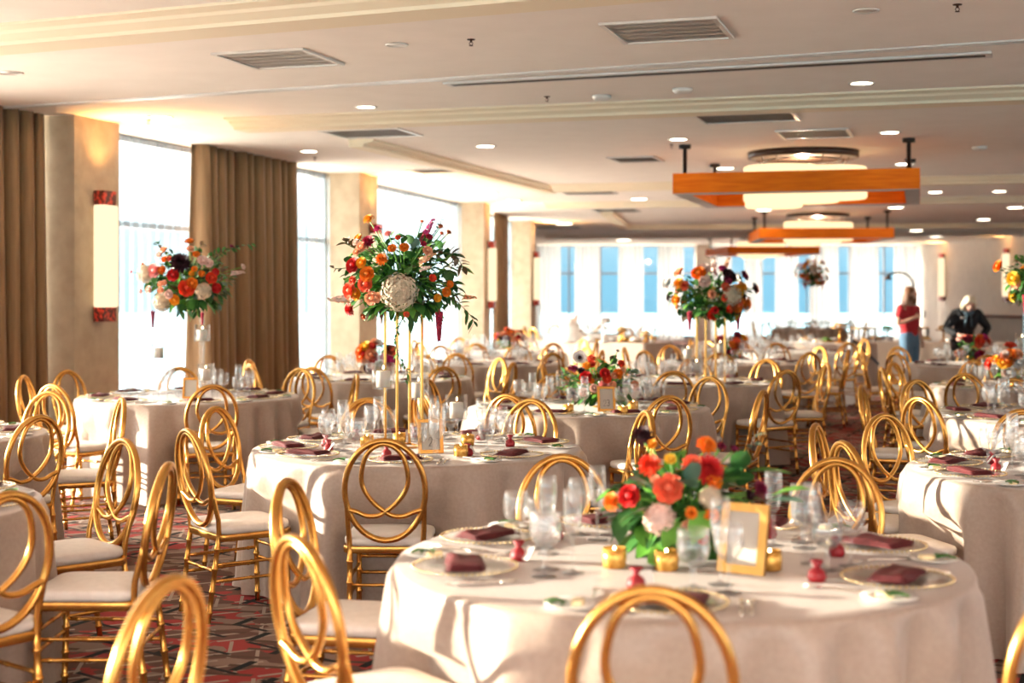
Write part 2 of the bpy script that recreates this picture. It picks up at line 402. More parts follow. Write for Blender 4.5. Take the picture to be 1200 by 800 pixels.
m.box((0,.07,.0), (L,.06,.016)); m.box((0,-.07,0), (L,.06,.016)); m.box((L/2+.02,0,0), (.05,.2,.018)); m.box((-L/2-.02,0,0), (.05,.2,.018)); m.build('flange', M['track'], e)
m = MB(); m.box((0,.0,-.006), (L,.085,.008)); m.build('slot', M['slot'], e)

def vent(px, py, w, l, rz, label, nb=5, pale=False):
    c = CP(px, py); e = empty('ceiling_vent', (c.x, c.y, ZC-.009), rz, label, 'air vent', 'ceiling air vents'); t = .032
    m = MB(); m.box((0,-l/2+t/2,0), (w,t,.016)); m.box((0,l/2-t/2,0), (w,t,.016)); m.box((-w/2+t/2,0,0), (t,l-2*t,.016)); m.box((w/2-t/2,0,0), (t,l-2*t,.016)); m.build('frame', M['vent'], e)
    m = MB(); m.box((0,0,.004), (w-2*t,l-2*t,.006)); m.build('duct_face', M['duct_pale' if pale else 'duct'], e)
    m = MB()
    for k in range(nb):
        y = -l/2+t+(l-2*t)*(k+.5)/nb
        m.add([(-w/2+t,y-.045,-.007),(w/2-t,y-.045,-.007),(w/2-t,y+.03,.0),(-w/2+t,y+.03,.0)], [(0,1,2,3),(3,2,1,0)], 0, False)
    m.build('louvres', M['vent'], e)
vent(327,68,.72,.72,-.3,'square vent above the left side, between crown and track', pale=True)
vent(783,35,.75,.75,-.3,'square vent nearest the top edge of the photo', pale=True)
vent(435,155,.9,.75,-.3,'vent over the left corner of the recessed tray')
vent(876,137,.95,.7,-.3,'dark louvred vent in front of the nearest chandelier')
vent(955,156,.75,.8,-.3,'pale vent directly over the nearest chandelier', pale=True)
vent(745,186,.6,.7,-.3,'small vent left of the nearest chandelier')
vent(520,199,.9,.6,-.3,'vent above the bouquet on gold rods')
vent(690,225,.9,.8,-.2,'dark vent behind the tray corner moulding')
vent(655,266,1.2,1.2,-.2,'vent in the far left ceiling')
vent(722,246,.9,1.2,-.2,'vent beside the far small moulding return')

for i, (x, y, r, w) in enumerate([(188,137,.13,'over the nearest column'), (429,125,.105,'left of centre, past the near track'), (362,177,.12,'above the wide bronze curtain'), (569,171,.13,'above the bouquet on gold rods'),
        (1010,97,.11,'near right, past the slot diffuser'), (795,163,.12,'at the left end of the nearest chandelier'), (1043,155,.12,'at the right rod of the nearest chandelier'), (486,205,.15,'beside the second column'), (573,226,.17,'by the third column head'),
        (601,235,.18,'behind the third column'), (749,233,.19,'left of the nearest chandelier, behind tray'), (661,262,.26,'in front of the far left windows'), (645,259,.24,'by the farthest column'), (731,281,.3,'over the far windows, left'), (1153,257,.2,'far right ceiling'), (1096,225,.15,'right of the nearest chandelier frame'),
        (1171,224,.14,'rightmost beyond the nearest chandelier'), (1190,243,.2,'right edge of the far ceiling'), (850,197,.15,'behind the left bar of the nearest chandelier'), (1060,192,.14,'behind the right bar of the nearest chandelier'), (895,246,.2,'over the second chandelier, left'), (1050,243,.2,'over the second chandelier, right'), (1074,270,.24,'far ceiling near the right wall'), (1097,277,.25,'farthest by the right wall'), (12,85,.1,'unlit at the top left edge'), (465,52,.08,'unlit on the near ceiling'), (1015,12,.08,'unlit at the top right')]):
    c = CP(x, y); lit = 'unlit' not in w
    e = empty('downlight', (c.x, c.y, ZC), 0, 'round recessed downlight '+w, 'ceiling light', 'recessed downlights')
    m = MB(); m.lathe([(r,0),(r,-.006),(r*.97,-.010),(r*.8,-.008),(r*.78,.0)], 24); m.build('trim_ring', M['vent'], e)
    m = MB(); m.lathe([(0,-.003),(r*.79,-.003),(r*.79,-.001)], 24); m.build('lens', M['lampglow'] if lit else M['vent'], e)
for x, y, w in [(552,46,'centre of the near ceiling'), (641,113,'past the slot diffuser'), (1122,5,'at the top right edge'), (174,140,'by the column-side downlight'), (369,184,'by the curtain downlight'), (787,169,'at the chandelier left rod'), (1092,232,'right of the chandelier')]:
    c = CP(x, y); e = empty('fire_sprinkler', (c.x, c.y, ZC), 0, 'small pendent fire sprinkler '+w, 'sprinkler', 'ceiling fire sprinklers')
    m = MB(); m.lathe([(.045,0),(.043,-.008),(.014,-.012),(.012,-.035)], 16); m.tube([(-.012,0,-.03),(-.02,0,-.05),(-.004,0,-.068)], .004, 6); m.tube([(.012,0,-.03),(.02,0,-.05),(.004,0,-.068)], .004, 6)
    m.lathe([(0,-.074),(.024,-.072),(.024,-.068),(0,-.067)], 12); m.build('sprinkler_head', M['bronze'], e).scale = (.62,.62,.62)
for x, y, w in [(705,112,'beside the sprinkler past the slot'), (800,104,'low dome right of the first'), (1148,172,'right of the near chandelier rod')]:
    c = CP(x, y); m = MB(); m.lathe([(.085,0),(.085,-.015),(.07,-.035),(.035,-.042),(0,-.043)], 24)
    o = m.build('smoke_detector', M['vent'], None, (c.x, c.y, ZC)); tag(o, 'flat round smoke detector '+w, 'smoke detector', 'smoke detectors')

# ---- sconces
def sconce(p, a, label, z0=1.335, z1=2.615):
    e = empty('wall_sconce', (p.x, p.y, 0), a, label, 'wall sconce', 'column sconces'); w = .27; d = .13; h = .15
    m = MB(); m.box((0,-.01,(z0+z1)/2), (.16,.02,z1-z0)); m.build('backplate', M['bronze'], e)
    m = MB(); m.rbox((0,-.085,(z0+z1)/2), (w,d,z1-z0-2*h+.02), .03); m.build('lamp_shade', M['shade'], e)
    for z in (z0+h/2, z1-h/2):
        m = MB(); m.box((0,-.075,z), (w*.8,.11,h)); m.build('fretwork_cap', M['redwood'], e)
    for z, up in ((z1+.03, 1),):
        l = bpy.data.lights.new('sconce_uplight', 'AREA'); l.shape = 'RECTANGLE'; l.size = .2; l.size_y = .1; l.energy = 9; l.spread = R_(115); l.color = (1,.50,.16)
        lo = bpy.data.objects.new('sconce_uplight', l); COL.objects.link(lo); lo.parent = e; lo.location = (0,-.13,z); lo.rotation_euler = (PI+R_(28),0,0)
for i, nm in ((3,'tall glowing sconce with red caps on the nearest column'), (4,'glowing sconce on the second column'), (5,'glowing sconce on the third column'), (6,'glowing sconce on the farthest column')):
    w = (COLS[i+1]-COLS[i]).normalized() if i+1 < len(COLS) else (COLS[i]-COLS[i-1]).normalized()
    c = COLS[i]+w*(.40 if i == 3 else .5); sconce(Vector((c.x, c.y, 0)), math.atan2(w.y, w.x), nm)
for px, d, nm in ((1097,46.9,'tall glowing sconce on the right wall beside the far windows'), (1171,41.9,'tall glowing sconce on the right wall behind the person in black')):
    p = P(px, d); p.x = 14.05+(49.4-d)*.0787-.01; sconce(p, R_(-85.5)+PI+PI, nm, 1.4, 2.95)

# ---- chandeliers
def chandelier(c, rz, S, zb, zt, label):
    l = bpy.data.lights.new('chandelier_lamp', 'POINT'); l.energy = 110 if c[1] < 20 else 260; l.color = (1,.66,.42); l.shadow_soft_size = .05
    lo = bpy.data.objects.new('chandelier_lamp', l); COL.objects.link(lo); lo.location = (c[0], c[1], 3.2)
    e = empty('chandelier', (c[0], c[1], 0), rz, label, 'chandelier', 'square wooden chandeliers'); T = .17; H = zt-zb
    for dx, dy, sx, sy in ((0,-1,S,T), (0,1,S,T), (-1,0,T,S-2*T), (1,0,T,S-2*T)):
        m = MB(); m.box((dx*(S-T)/2, dy*(S-T)/2, (zb+zt)/2), (sx,sy,H)); bar = m.build('wooden_bar', M['wood'], e)
        m = MB(); m.box((dx*(S-T)/2, dy*(S-T)/2, zb-.004), (sx-.01,sy-.01,.012)); m.build('underside_panel', M['under'], bar)
    for sx in (-1,1):
        for sy in (-1,1):
            m = MB(); x = sx*(S/2-.12); y = sy*(S/2-.12); m.lathe([(.024,zt-.02),(.024,ZC-.05),(.07,ZC-.045),(.07,ZC)], 14, (x,y,0)); m.build('hanging_rod', M['black'], e)
    m = MB(); m.lathe([(.56,ZC),(.66,ZC),(.66,ZC-.075),(.60,ZC-.08),(.56,ZC-.07)], 40); m.build('canopy_ring', M['bronze'], e)
    m = MB()
    for k in range(12):
        a = 2*PI*k/12; m.tube([(.55*math.cos(a), .55*math.sin(a), ZC-.06),(.5*math.cos(a), .5*math.sin(a), 3.17)], .006, 6)
    m.tube([(.45*math.cos(2*PI*k/30), .45*math.sin(2*PI*k/30), ZC-.1) for k in range(30)], .01, 6, True); m.build('suspension_wires', M['black'], e)
    for (x, y, r, z0, z1) in ((-.26,.05,.46,zb-.03,3.16), (.33,.12,.42,zb-.0,3.14), (.05,-.25,.40,zb-.06,3.10), (-.32,-.3,.34,zb-.12,2.98)):
        m = MB(); m.lathe([(0,z0),(r-.02,z0),(r,z0+.02),(r,z1-.02),(r-.02,z1),(0,z1)], 36, (x,y,0)); m.build('alabaster_drum', M['alabaster'], e)
chandelier((3.52,17.2), R_(-16), 2.72, 2.755, 2.985, 'nearest and largest square orange wood chandelier')
chandelier((6.54,30.4), R_(-5), 2.72, 2.75, 2.96, 'second square orange chandelier, directly beyond the nearest')
chandelier((7.45,42.5), R_(6), 2.72, 2.78, 2.99, 'farthest square orange chandelier, before the far windows')
# ------------------------------------------------------------------ chairs
def ringpt(a, rx=.187, rz=.235):
    x = rx*math.sin(a); z = .692+rz*math.cos(a); return Vector((x, -.205-.16*(z-.45), z))
def bamboo(p, q, r, knots, n=8):
    p = Vector(p); q = Vector(q); pts = []; rs = []; ts = [0]
    for kk in knots: ts += [kk-.022, kk-.008, kk+.008, kk+.022]
    ts.append(1)
    for t in ts:
        pts.append(p.lerp(q, t)); rs.append(r)
    for i, kk in enumerate(knots): rs[2+4*i] = rs[3+4*i] = r*1.28
    return pts, rs
def chair_parts():
    out = []
    m = MB(); m.rbox((0,0,.447), (.405,.40,.046), .07, 0, None, 5, .014, .008); out.append(('seat_cushion', m, 'cushion'))
    m = MB(); m.rbox((0,0,.410), (.41,.405,.034), .05, 0, None, 4, .004); out.append(('seat_frame', m, 'gold'))
    m = MB(); m.tube([ringpt(2*PI*k/40) for k in range(40)], .0145, 8, True, flat=1.15); out.append(('back_ring', m, 'gold'))
    half = [(-.172,.604),(-.133,.592),(-.085,.573),(-.035,.575),(.0,.593),(.055,.637),(.098,.70),(.108,.765),(.088,.85),(.05,.895),(0,.913)]
    full = half+[(-x, z) for x, z in reversed(half[:-1])]
    sp = spline([(x, -.205-.16*(z-.45)-.004, z) for x, z in full], 4)
    m = MB(); m.tube(sp, .0122, 7); out.append(('back_loop', m, 'gold'))
    for sx in (-1, 1):
        a, r = bamboo((sx*.165,-.245,0), (sx*.170,-.19,.42), .0135, (.12,.36,.62,.85))
        pts = a + [Vector((sx*.176,-.196,.50)), Vector((sx*.180,-.222,.60)), Vector((sx*.185,-.236,.655))]; m = MB(); m.tube(pts, r+[.013,.012,.010], 8); out.append(('leg', m, 'gold'))
        a, r = bamboo((sx*.178,.185,0), (sx*.175,.172,.40), .0135, (.12,.36,.62,.85)); m = MB(); m.tube(a, r, 8); out.append(('leg', m, 'gold'))
    def rail(p, q): a, r = bamboo(p, q, .0085, (.12,.5,.88), 6); m = MB(); m.tube(a, r, 6); out.append(('stretcher', m, 'gold'))
    for sx in (-1, 1):
        rail((sx*.167,-.22,.20), (sx*.177,.178,.20)); rail((sx*.168,-.21,.28), (sx*.176,.176,.28))
    rail((-.177,.178,.235), (.177,.178,.235)); rail((-.176,.176,.315), (.176,.176,.315)); rail((-.168,-.213,.25), (.168,-.213,.25))
    return out
CP_ = chair_parts()
def chair_proto():
    e = empty('banquet_chair')
    for nm, m, mt in CP_: m.build(nm, M[mt], e)
    return e
SIMPLE = MB()
for nm, m, mt in CP_:
    b0 = len(SIMPLE.v); SIMPLE.v += m.v; SIMPLE.f += [tuple(b0+i for i in f) for f in m.f]; SIMPLE.m += [0 if mt == 'gold' else 1]*len(m.f); SIMPLE.s += m.s
SIMPLE_ME = SIMPLE.data('banquet_chair', [M['gold'], M['cushion']])
CH0 = [chair_proto(), True]
def put_chair(x, y, rz, label, group, simple=False):
    if simple:
        o = link(SIMPLE_ME, 'banquet_chair', None, (x,y,0), (0,0,rz))
    else:
        if CH0[1]: o = CH0[0]; CH0[1] = False
        else: o = copy_tree(CH0[0])
        o.location = (x,y,0); o.rotation_euler = (0,0,rz)
    return tag(o, label, 'chair', group)

# ------------------------------------------------------------------ tablecloths
def cloth_mesh(seed, R=.90, n=168, chairs=()):
    r = random.Random(seed); nf = r.choice((19,20,22)); ph = [r.uniform(0,6.28) for _ in range(6)]
    jit = [r.uniform(.5,1.25) for _ in range(nf)]
    prof = [(0,0),(.3,0),(.6,0),(.82,0),(R-.012,0),(R-.003,-.004),(R+.002,-.014)]
    lev = [.05,.1,.17,.25,.34,.44,.54,.64,.70,.738,.752]
    vs = []; fs = []; N_ = n
    def fold(a):
        u = (a/(2*PI)*nf + .28*math.sin(2*a+ph[0]) + .22*math.sin(3*a+ph[1])) % nf
        k = int(u); f = u-k; amp = jit[k]*(1-f)+jit[(k+1) % nf]*f
        return amp*(math.cos(2*PI*f)**3*.55+.45*math.cos(2*PI*f))
    rows = []
    for q, z in prof: rows.append([(q, z)]*N_)
    for h in lev:
        t = h/.752; row = []
        for i in range(N_):
            a = 2*PI*i/N_; A = .012+.078*min(1, t*1.15)**.8
            rr = R+.004+.030*t**.9 + A*fold(a) + .012*t*math.sin(5*a+ph[2])
            if t > .97: rr += .012*math.sin(9*a+ph[3])+.006
            for ca, cr in chairs:
                da = (a-ca+PI) % (2*PI)-PI
                if abs(da) < .6:
                    lim = (cr-.232)/max(.5, math.cos(da)); lat = abs(math.sin(da))*cr
                    k = min(1, max(0, (.34-lat)/.09))*min(1, max(0, (h-.16)/.11)); k = k*k*(3-2*k)
                    if rr > lim: rr = rr*(1-k)+lim*k
            row.append((rr, -h))
        rows.append(row)
    vs.append((0,0,TZ))
    for row in rows[1:]:
        for i, (q, z) in enumerate(row):
            a = 2*PI*i/N_; vs.append((q*math.cos(a), q*math.sin(a), TZ+z))
    for i in range(N_): fs.append((0, 1+i, 1+(i+1) % N_))
    for k in range(len(rows)-2):
        for i in range(N_):
            j = (i+1) % N_; fs.append((1+k*N_+i, 1+(k+1)*N_+i, 1+(k+1)*N_+j, 1+k*N_+j))
    b = MB(); b.add(vs, fs); return b
CLOTH_W = 1

# ------------------------------------------------------------------ tableware (unit meshes, copied)
GM = lambda prof, n=20: MB().lathe(prof, n)
def goblet_parts(kind):
    if kind == 'flute': bowl = [(.006,.098),(.014,.104),(.022,.125),(.026,.16),(.0255,.20),(.0235,.222),(.0222,.222),(.024,.20),(.0245,.16),(.0205,.127),(.012,.108),(0,.104)]; stem = [(.0055,.008),(.0045,.03),(.0042,.07),(.0065,.099)]; foot = [(0,0),(.032,0),(.032,.003),(.012,.006),(.0055,.009)]
    elif kind == 'wine': bowl = [(.006,.078),(.02,.084),(.034,.105),(.038,.13),(.036,.16),(.032,.175),(.0308,.175),(.0345,.16),(.0365,.13),(.0325,.107),(.019,.087),(0,.083)]; stem = [(.0055,.008),(.0045,.03),(.0045,.06),(.0065,.079)]; foot = [(0,0),(.034,0),(.034,.003),(.012,.006),(.0055,.009)]
    else: bowl = [(.009,.058),(.024,.062),(.038,.08),(.042,.105),(.041,.135),(.040,.152),(.0388,.152),(.0395,.135),(.0402,.105),(.0365,.082),(.023,.066),(0,.063)]; stem = [(.008,.009),(.006,.025),(.010,.04),(.0065,.048),(.0095,.059)]; foot = [(0,0),(.036,0),(.036,.004),(.014,.007),(.008,.010)]
    k = 1.14
    return [[(r*k, z*k) for r, z in q] for q in (bowl, stem, foot)]
GK = {'flute':'champagne_flute', 'wine':'wine_glass', 'water':'water_goblet'}
GLASS = {}; GLASS1 = {}
for kd in GK:
    bw, st, ft = goblet_parts(kd)
    GLASS[kd] = (GM(bw).data('bowl', M['crystal']), GM(st, 10).data('stem', M['crystal']), GM(ft).data('foot', M['crystal']))
    GLASS1[kd] = GM(bw, 14).lathe(st, 6).lathe(ft, 14).data(GK[kd], M['crystal'])
WATER = GM([(r*1.14, z*1.14) for r, z in [(0,.066),(.022,.068),(.0355,.083),(.0392,.105),(.0390,.125),(0,.125)]]).data('water', M['water'])
def put_glass(kd, x, y, label, group, full, water=False):
    if full:
        e = empty(GK[kd], (x,y,TZ), 0, label, 'glass', group); a = GLASS[kd]
        link(a[0], 'bowl', e); link(a[1], 'stem', e); link(a[2], 'foot', e)
        if water: link(WATER, 'water', e)
    else:
        e = tag(link(GLASS1[kd], GK[kd], None, (x,y,TZ)), label, 'glass', group)
    return e
CH_ME = GM([(0,.004),(.10,.004),(.125,.008),(.158,.014),(.158,.017),(.124,.012),(.10,.008),(0,.008)], 40).data('charger_glass', M['charger'])
bd = MB()
for k in range(56):
    a = 2*PI*k/56; bd.ball((.160*math.cos(a), .160*math.sin(a), .0155), .0048, 6, 4)
BEAD_ME = bd.data('beaded_rim', M['bead'])
BP_ME = GM([(0,.003),(.05,.003),(.078,.011),(.078,.0135),(.05,.007),(0,.006)], 28).data('bread_plate', M['china'])
def napkin_mesh(seed):
    r = random.Random(seed); b = MB()
    for k, (w, l, z) in enumerate(((.205,.115,0), (.20,.109,.0065), (.192,.104,.013))):
        vs = []; nu, nv = 12, 7; fs = []
        for s in (0, 1):
            for j in range(nv):
                for i in range(nu):
                    u = i/(nu-1)-.5; v = j/(nv-1)-.5; ed = (1-abs(2*u)**6)*(1-abs(2*v)**6)
                    vs.append((u*w+.012*k*v, v*l+.004*math.sin(7*u+k), z+(.0068*(.45+.55*ed) if s else 0)+.005*ed*(k+1)*.6*math.cos(5*v+k)*(.5+.5*math.cos(6*u+seed))))
        L = nu*nv
        for j in range(nv-1):
            for i in range(nu-1):
                a = j*nu+i; fs.append((a+nu, a+nu+1, a+1, a)); fs.append((L+a, L+a+1, L+a+nu+1, L+a+nu))
        ring = [i for i in range(nu)]+[j*nu+nu-1 for j in range(1, nv)]+[(nv-1)*nu+i for i in range(nu-2,-1,-1)]+[j*nu for j in range(nv-2,0,-1)]
        for i in range(len(ring)):
            a, c = ring[i], ring[(i+1) % len(ring)]; fs.append((a, c, L+c, L+a))
        b.add(vs, fs)
    return b.data('napkin', M['napkin'])
NAPK = [napkin_mesh(s) for s in (1,2,3)]
def cutlery(kind):
    b = MB()
    if kind == 'fork':
        b.tube(spline([(0,-.095,.003),(0,-.03,.004),(0,.03,.006),(0,.05,.004)], 4), [.0042]*4+[.0035]*4+[.003]*5, 6, flat=1.0)
        b.add([(-.004,.048,.003),(.004,.048,.003),(.012,.062,.004),(-.012,.062,.004),(.012,.072,.005),(-.012,.072,.005)], [(0,1,2,3),(3,2,4,5)])
        for k in range(4): x = -.0105+.007*k; b.tube([(x,.070,.005),(x,.09,.003),(x,.108,.006)], [.0018,.0016,.0008], 5)
    elif kind == 'knife':
        b.tube([(0,-.105,.004),(0,-.05,.004),(0,.01,.004)], [.005,.0055,.004], 8)
        b.add([(-.006,.01,.0035),(.004,.01,.0035),(.008,.05,.0035),(.006,.095,.0035),(0,.118,.0035),(-.005,.09,.0035),(-.006,.01,.0055),(.004,.01,.0045),(.008,.05,.0045),(.006,.095,.0045),(0,.118,.0045),(-.005,.09,.0055)], [(5,4,3,2,1,0),(6,7,8,9,10,11)]+[(i,(i+1)%6,6+(i+1)%6,6+i) for i in range(6)])
    else:
        b.tube(spline([(0,-.09,.003),(0,-.02,.005),(0,.05,.003)], 4), [.0042]*4+[.003]*5, 6)
        b.ball((0,.075,.005), (.015,.026,.0035), 12, 6)
    return b.data(kind, M['silver'])
CUT = {k: cutlery(k) for k in ('fork','knife','spoon')}
lf = MB()
for s in (-1, 1, 0):
    a = s*.7; pts = []
    for k in range(5):
        t = k/4; w = .012*math.sin(PI*min(.97, t+.03)); x = t*.06
        for q in (-1, 0, 1): pts.append((x*math.cos(a)-q*w*math.sin(a), x*math.sin(a)+q*w*math.cos(a), .012+.006*abs(q)+.006*math.sin(PI*t)))
    lf.add(pts, [(3*k+i, 3*k+i+3, 3*k+i+4, 3*k+i+1) for k in range(4) for i in (0,1)])
M['leaf'] = noisy('leaf_green', (.04,.15,.03), (.085,.27,.05), 9, .45)
LEAF_ME = lf.data('garnish_leaf', M['leaf'])
BUT_ME = MB().rbox((0,0,.013), (.05,.032,.014), .008, 0, None, 3, .003).data('butter_pat', M['butter'])
FAV_ME = MB().lathe([(0,0),(.022,.0),(.028,.012),(.024,.030),(.010,.042),(.008,.046),(.020,.062),(.017,.064),(.004,.05)], 14).data('pouch', M['ribbon'])
tg = MB(); tg.box((.034,-.012,.028), (.036,.002,.05), M=Matrix.Rotation(R_(-38), 4, 'X')); TAG_ME = tg.data('tag', M['paper'])
vp = GM([(0,0),(.030,0),(.036,.004),(.038,.03),(.036,.062),(.033,.062),(.0345,.03),(.033,.008),(0,.006)], 22)
VOT_ME = vp.data('cup', M['mercury']); VW_ME = GM([(0,.007),(.031,.008),(.032,.04),(0,.041)], 18).data('wax', M['wax'])
def put_votive(x, y, label, group):
    e = empty('votive_candle', (x,y,TZ), 0, label, 'candle', group); link(VOT_ME, 'cup', e); w = link(VW_ME, 'wax', e)
    b = MB(); b.ball((0,0,.056), (.004,.004,.010), 8, 6); b.build('flame', M['flame'], e)
hp = {}
def put_hurricane(x, y, h, label, group):
    """glass cylinder on a tall glass stem with an ivory pillar candle; h = height of the cup floor above the table"""
    e = empty('hurricane_candle_holder', (x,y,TZ), 0, label, 'candle holder', group)
    m = MB(); m.lathe([(0,0),(.055,0),(.055,.004),(.02,.010),(.009,.02)], 24); m.build('foot', M['glass'], e)
    m = MB(); m.lathe([(.009,.02),(.007,h*.5),(.008,h-.03),(.02,h-.012),(.03,h-.004)], 14); m.build('stem', M['glass'], e)
    m = MB(); m.lathe([(0,h-.004),(.058,h-.004),(.062,h+.002),(.062,h+.135),(.0595,h+.135),(.0595,h+.004),(0,h+.002)], 28); m.build('cylinder', M['glass'], e)
    c = MB(); c.lathe([(0,h+.005),(.038,h+.005),(.038,h+.088),(.034,h+.092),(.012,h+.088),(0,h+.088)], 24); c = c.build('pillar_candle', M['wax'], e)
    m = MB(); m.tube([(0,0,h+.087),(.001,0,h+.10)], .0016, 5); m.build('wick', M['wick'], c)
    m = MB(); m.ball((.001,0,h+.110), (.004,.004,.011), 8, 6); m.build('flame', M['flame'], c)
def digits(b, txt, w, h, z0):
    """outlined numerals drawn as thin raised strokes on a card facing -y"""
    D = {'2': [(-.4,.62),(-.25,.92),(.1,1),(.38,.82),(.36,.55),(.0,.28),(-.4,0),(.42,0)], '3': [(-.36,.85),(0,1),(.36,.82),(.3,.6),(0,.52),(.36,.42),(.4,.15),(0,0),(-.4,.14)]}
    n = len(txt)
    for k, ch in enumerate(txt):
        cx = (k-(n-1)/2)*w*.95
        b.tube(spline([(cx+x*w*.8, 0, z0+z*h) for x, z in D[ch]], 5), w*.085, 5, flat=.5)
def put_frame(x, y, rz, label, w=.13, h=.175, txt=None, mt='gold', t=.018):
    e = empty('table_number_frame', (x,y,TZ), rz, label, 'picture frame'); tl = Matrix.Rotation(R_(-12), 4, 'X')
    m = MB()
    for c, s in (((0,0,t/2),(w,.016,t)), ((0,0,h-t/2),(w,.016,t)), ((-w/2+t/2,0,h/2),(t,.016,h-2*t)), ((w/2-t/2,0,h/2),(t,.016,h-2*t))): m.box(c, s, M=tl)
    m.build('frame', M[mt], e)
    m = MB(); m.box((0,.002,h/2), (w-2*t+.004,.006,h-2*t+.004), M=tl); cd = m.build('card', M['card'], e)
    m = MB(); m.box((0,.0,h*.42), (.04,.004,h*.82), M=Matrix.Translation((0,h*.53,.0)) @ Matrix.Rotation(R_(20), 4, 'X')); m.build('easel_leg', M[mt], e)
    if txt:
        b = MB(); digits(b, txt, .026, .045, h*.22); o = b.build('numeral', M['ink'], cd); o.matrix_local = tl @ Matrix.Translation((0,-.0025,0))
# ------------------------------------------------------------------ the tables
def clock(a):
    """seat name from its bearing on the table (0 = image right, 90 = away from the camera)"""
    names = ['rightmost','upper right','back right','farthest','back left','upper left','leftmost','lower left','front left','nearest','front right','lower right']
    return names[int(round(a/30.0)) % 12]
TABLES = {}
def table(key, c, phrase, seats, detail, chairs=None, R=1.10, seed=0, cloth=None, rot=None, clabel=None):
    TABLES[key] = (c, phrase)
    seq = [(q[0], q[1]) for q in (chairs if chairs is not None else [(a, R) for a in seats])]
    o = cloth_mesh(seed*3+1, chairs=[(R_(q[0]), q[1]) for q in seq]).build('tablecloth', M['white_cloth' if cloth else 'cloth'], None, (c[0],c[1],0))
    tag(o, 'round table under a floor-length '+('white' if cloth else 'champagne')+' cloth, the '+phrase, 'tablecloth', 'round table cloths')
    rr = random.Random(seed+50)
    for q in (chairs if chairs is not None else [(a, R) for a in seats]):
        a, r = q[0], q[1]; tw = q[2] if len(q) > 2 else rr.uniform(-7,7); A = R_(a)
        nm = q[3] if len(q) > 3 else clock(a)
        put_chair(c[0]+r*math.cos(A), c[1]+r*math.sin(A), A+PI/2+R_(tw), 'gold looped-back chair, %s at the %s' % (nm, phrase), 'gold chairs at the '+phrase, detail == 0)
    for i, a in enumerate(seats):
        A = R_(a); rad = Vector((math.cos(A), math.sin(A))); lat = Vector((-rad.y, rad.x))  # lat: the diner's right-hand side when facing the centre is +lat
        def at(r, l): p = Vector(c)+rad*r+lat*l; return p.x, p.y
        s = clock(a); g = ' at the '+phrase; w = 'at %s seat of the %s' % (s, phrase)
        x, y = at(.70, 0); e = empty('charger_plate', (x,y,TZ), A, 'gold-beaded clear charger plate '+w, 'plate', 'charger plates'+g)
        link(CH_ME, 'charger_glass', e)
        if detail >= 1: link(BEAD_ME, 'beaded_rim', e)
        o = link(NAPK[(i+seed) % 3], 'napkin', None, (x,y,TZ+.0155), (0,0,A+PI/2+R_(rr.uniform(-25,25)))); tag(o, 'folded burgundy napkin '+w, 'napkin', 'burgundy napkins'+g)
        jl = rr.uniform(-.012,.012)
        put_glass('water', *at(.46+jl, .06), 'stemmed water goblet '+w, 'water goblets'+g, detail >= 2, detail >= 2)
        put_glass('wine', *at(.50+jl, .16), 'small clear wine glass '+w, 'wine glasses'+g, detail >= 2)
        put_glass('flute', *at(.40-jl, .135), 'tall champagne flute '+w, 'champagne flutes'+g, detail >= 2)
        if detail >= 1:
            x, y = at(.755, -.252); e = empty('bread_plate', (x,y,TZ), A, 'small white bread plate '+w, 'plate', 'bread plates'+g); link(BP_ME, 'plate', e)
            link(BUT_ME, 'butter_pat', e, (-.015,.012,-.001)); link(LEAF_ME, 'garnish_leaf', e, (.0,-.02,0), (0,0,rr.uniform(0,6)))
            for kd, l, dr in (('knife', .195, 0), ('spoon', .222, .0), ('fork', -.19+.045, .0)):
                if kd == 'fork': l = -.185; 
                if kd == 'fork': x, y = at(.60, -.21); 
                else: x, y = at(.70, l)
                o = link(CUT[kd], 'dinner_fork' if kd == 'fork' else 'dinner_'+kd, None, (x,y,TZ), (0,0,A+PI/2)); tag(o, 'silver dinner %s %s' % (kd, w), kd, 'dinner %ss%s' % (kd, g))
        if detail >= 2:
            x, y = at(.50, -.10-.02*(i % 2)); e = empty('favor_pouch', (x,y,TZ), A+rr.uniform(1,2.2), 'red tagged sachet '+w, 'favor bag', 'red favor sachets'+g)
            link(FAV_ME, 'pouch', e); link(TAG_ME, 'tag', e)

table('T1', (.53,4.52), 'frontmost table', [196,151,106,60,15,-32,-99], 2, [(153,1.2,15), (206,1.0,10), (-100,1.02,3), (-50,1.13,-18), (104,1.14,-4), (57,1.2,3)], seed=1)
table('T2', (-.52,7.82), 'table under the gold-rod bouquet', [-93,-140,187,150,107,62,14,-42], 2, [(-93.5,1.0,2), (-144,1.06,0,'front left'), (14,1.05,0), (62,1.10,0), (107,1.10,0), (153,1.10,4)], seed=2)
table('T3', (-2.66,11.7), 'table before the wide curtain', [-70,-120,-168,147,104,57,12,-27], 1, [(-70,1.03), (-124,1.10), (178,1.10), (147,1.2), (105,1.10), (57,1.10), (10,1.10)], seed=3)
table('T4', (-3.72,8.5), 'second left-edge table', [-29,15,66,110,155,-75], 1, [(-31,1.02,0), (66,1.10,4), (30,1.10,-5,'upper right')], seed=4)
table('T5', (-2.80,5.62), 'nearest left-edge table', [0,45,-38,90], 2, [(43,1.10,0), (0,1.16,0,'rightmost'), (-37,1.10,0), (94,1.10)], seed=5)
table('T6', (2.80,6.75), 'nearest right-edge table', [194,238,158,122,83,280,38], 2, [(193,1.05,0), (156,1.08,0), (122,1.10,0), (83,1.2)], seed=6)
table('T7', (3.84,9.9), 'second right-edge table', [209,160,120,86,254,300,40], 1, [(209,1.08,0), (159,1.10,0), (120,1.10,0), (86,1.10)], seed=7)
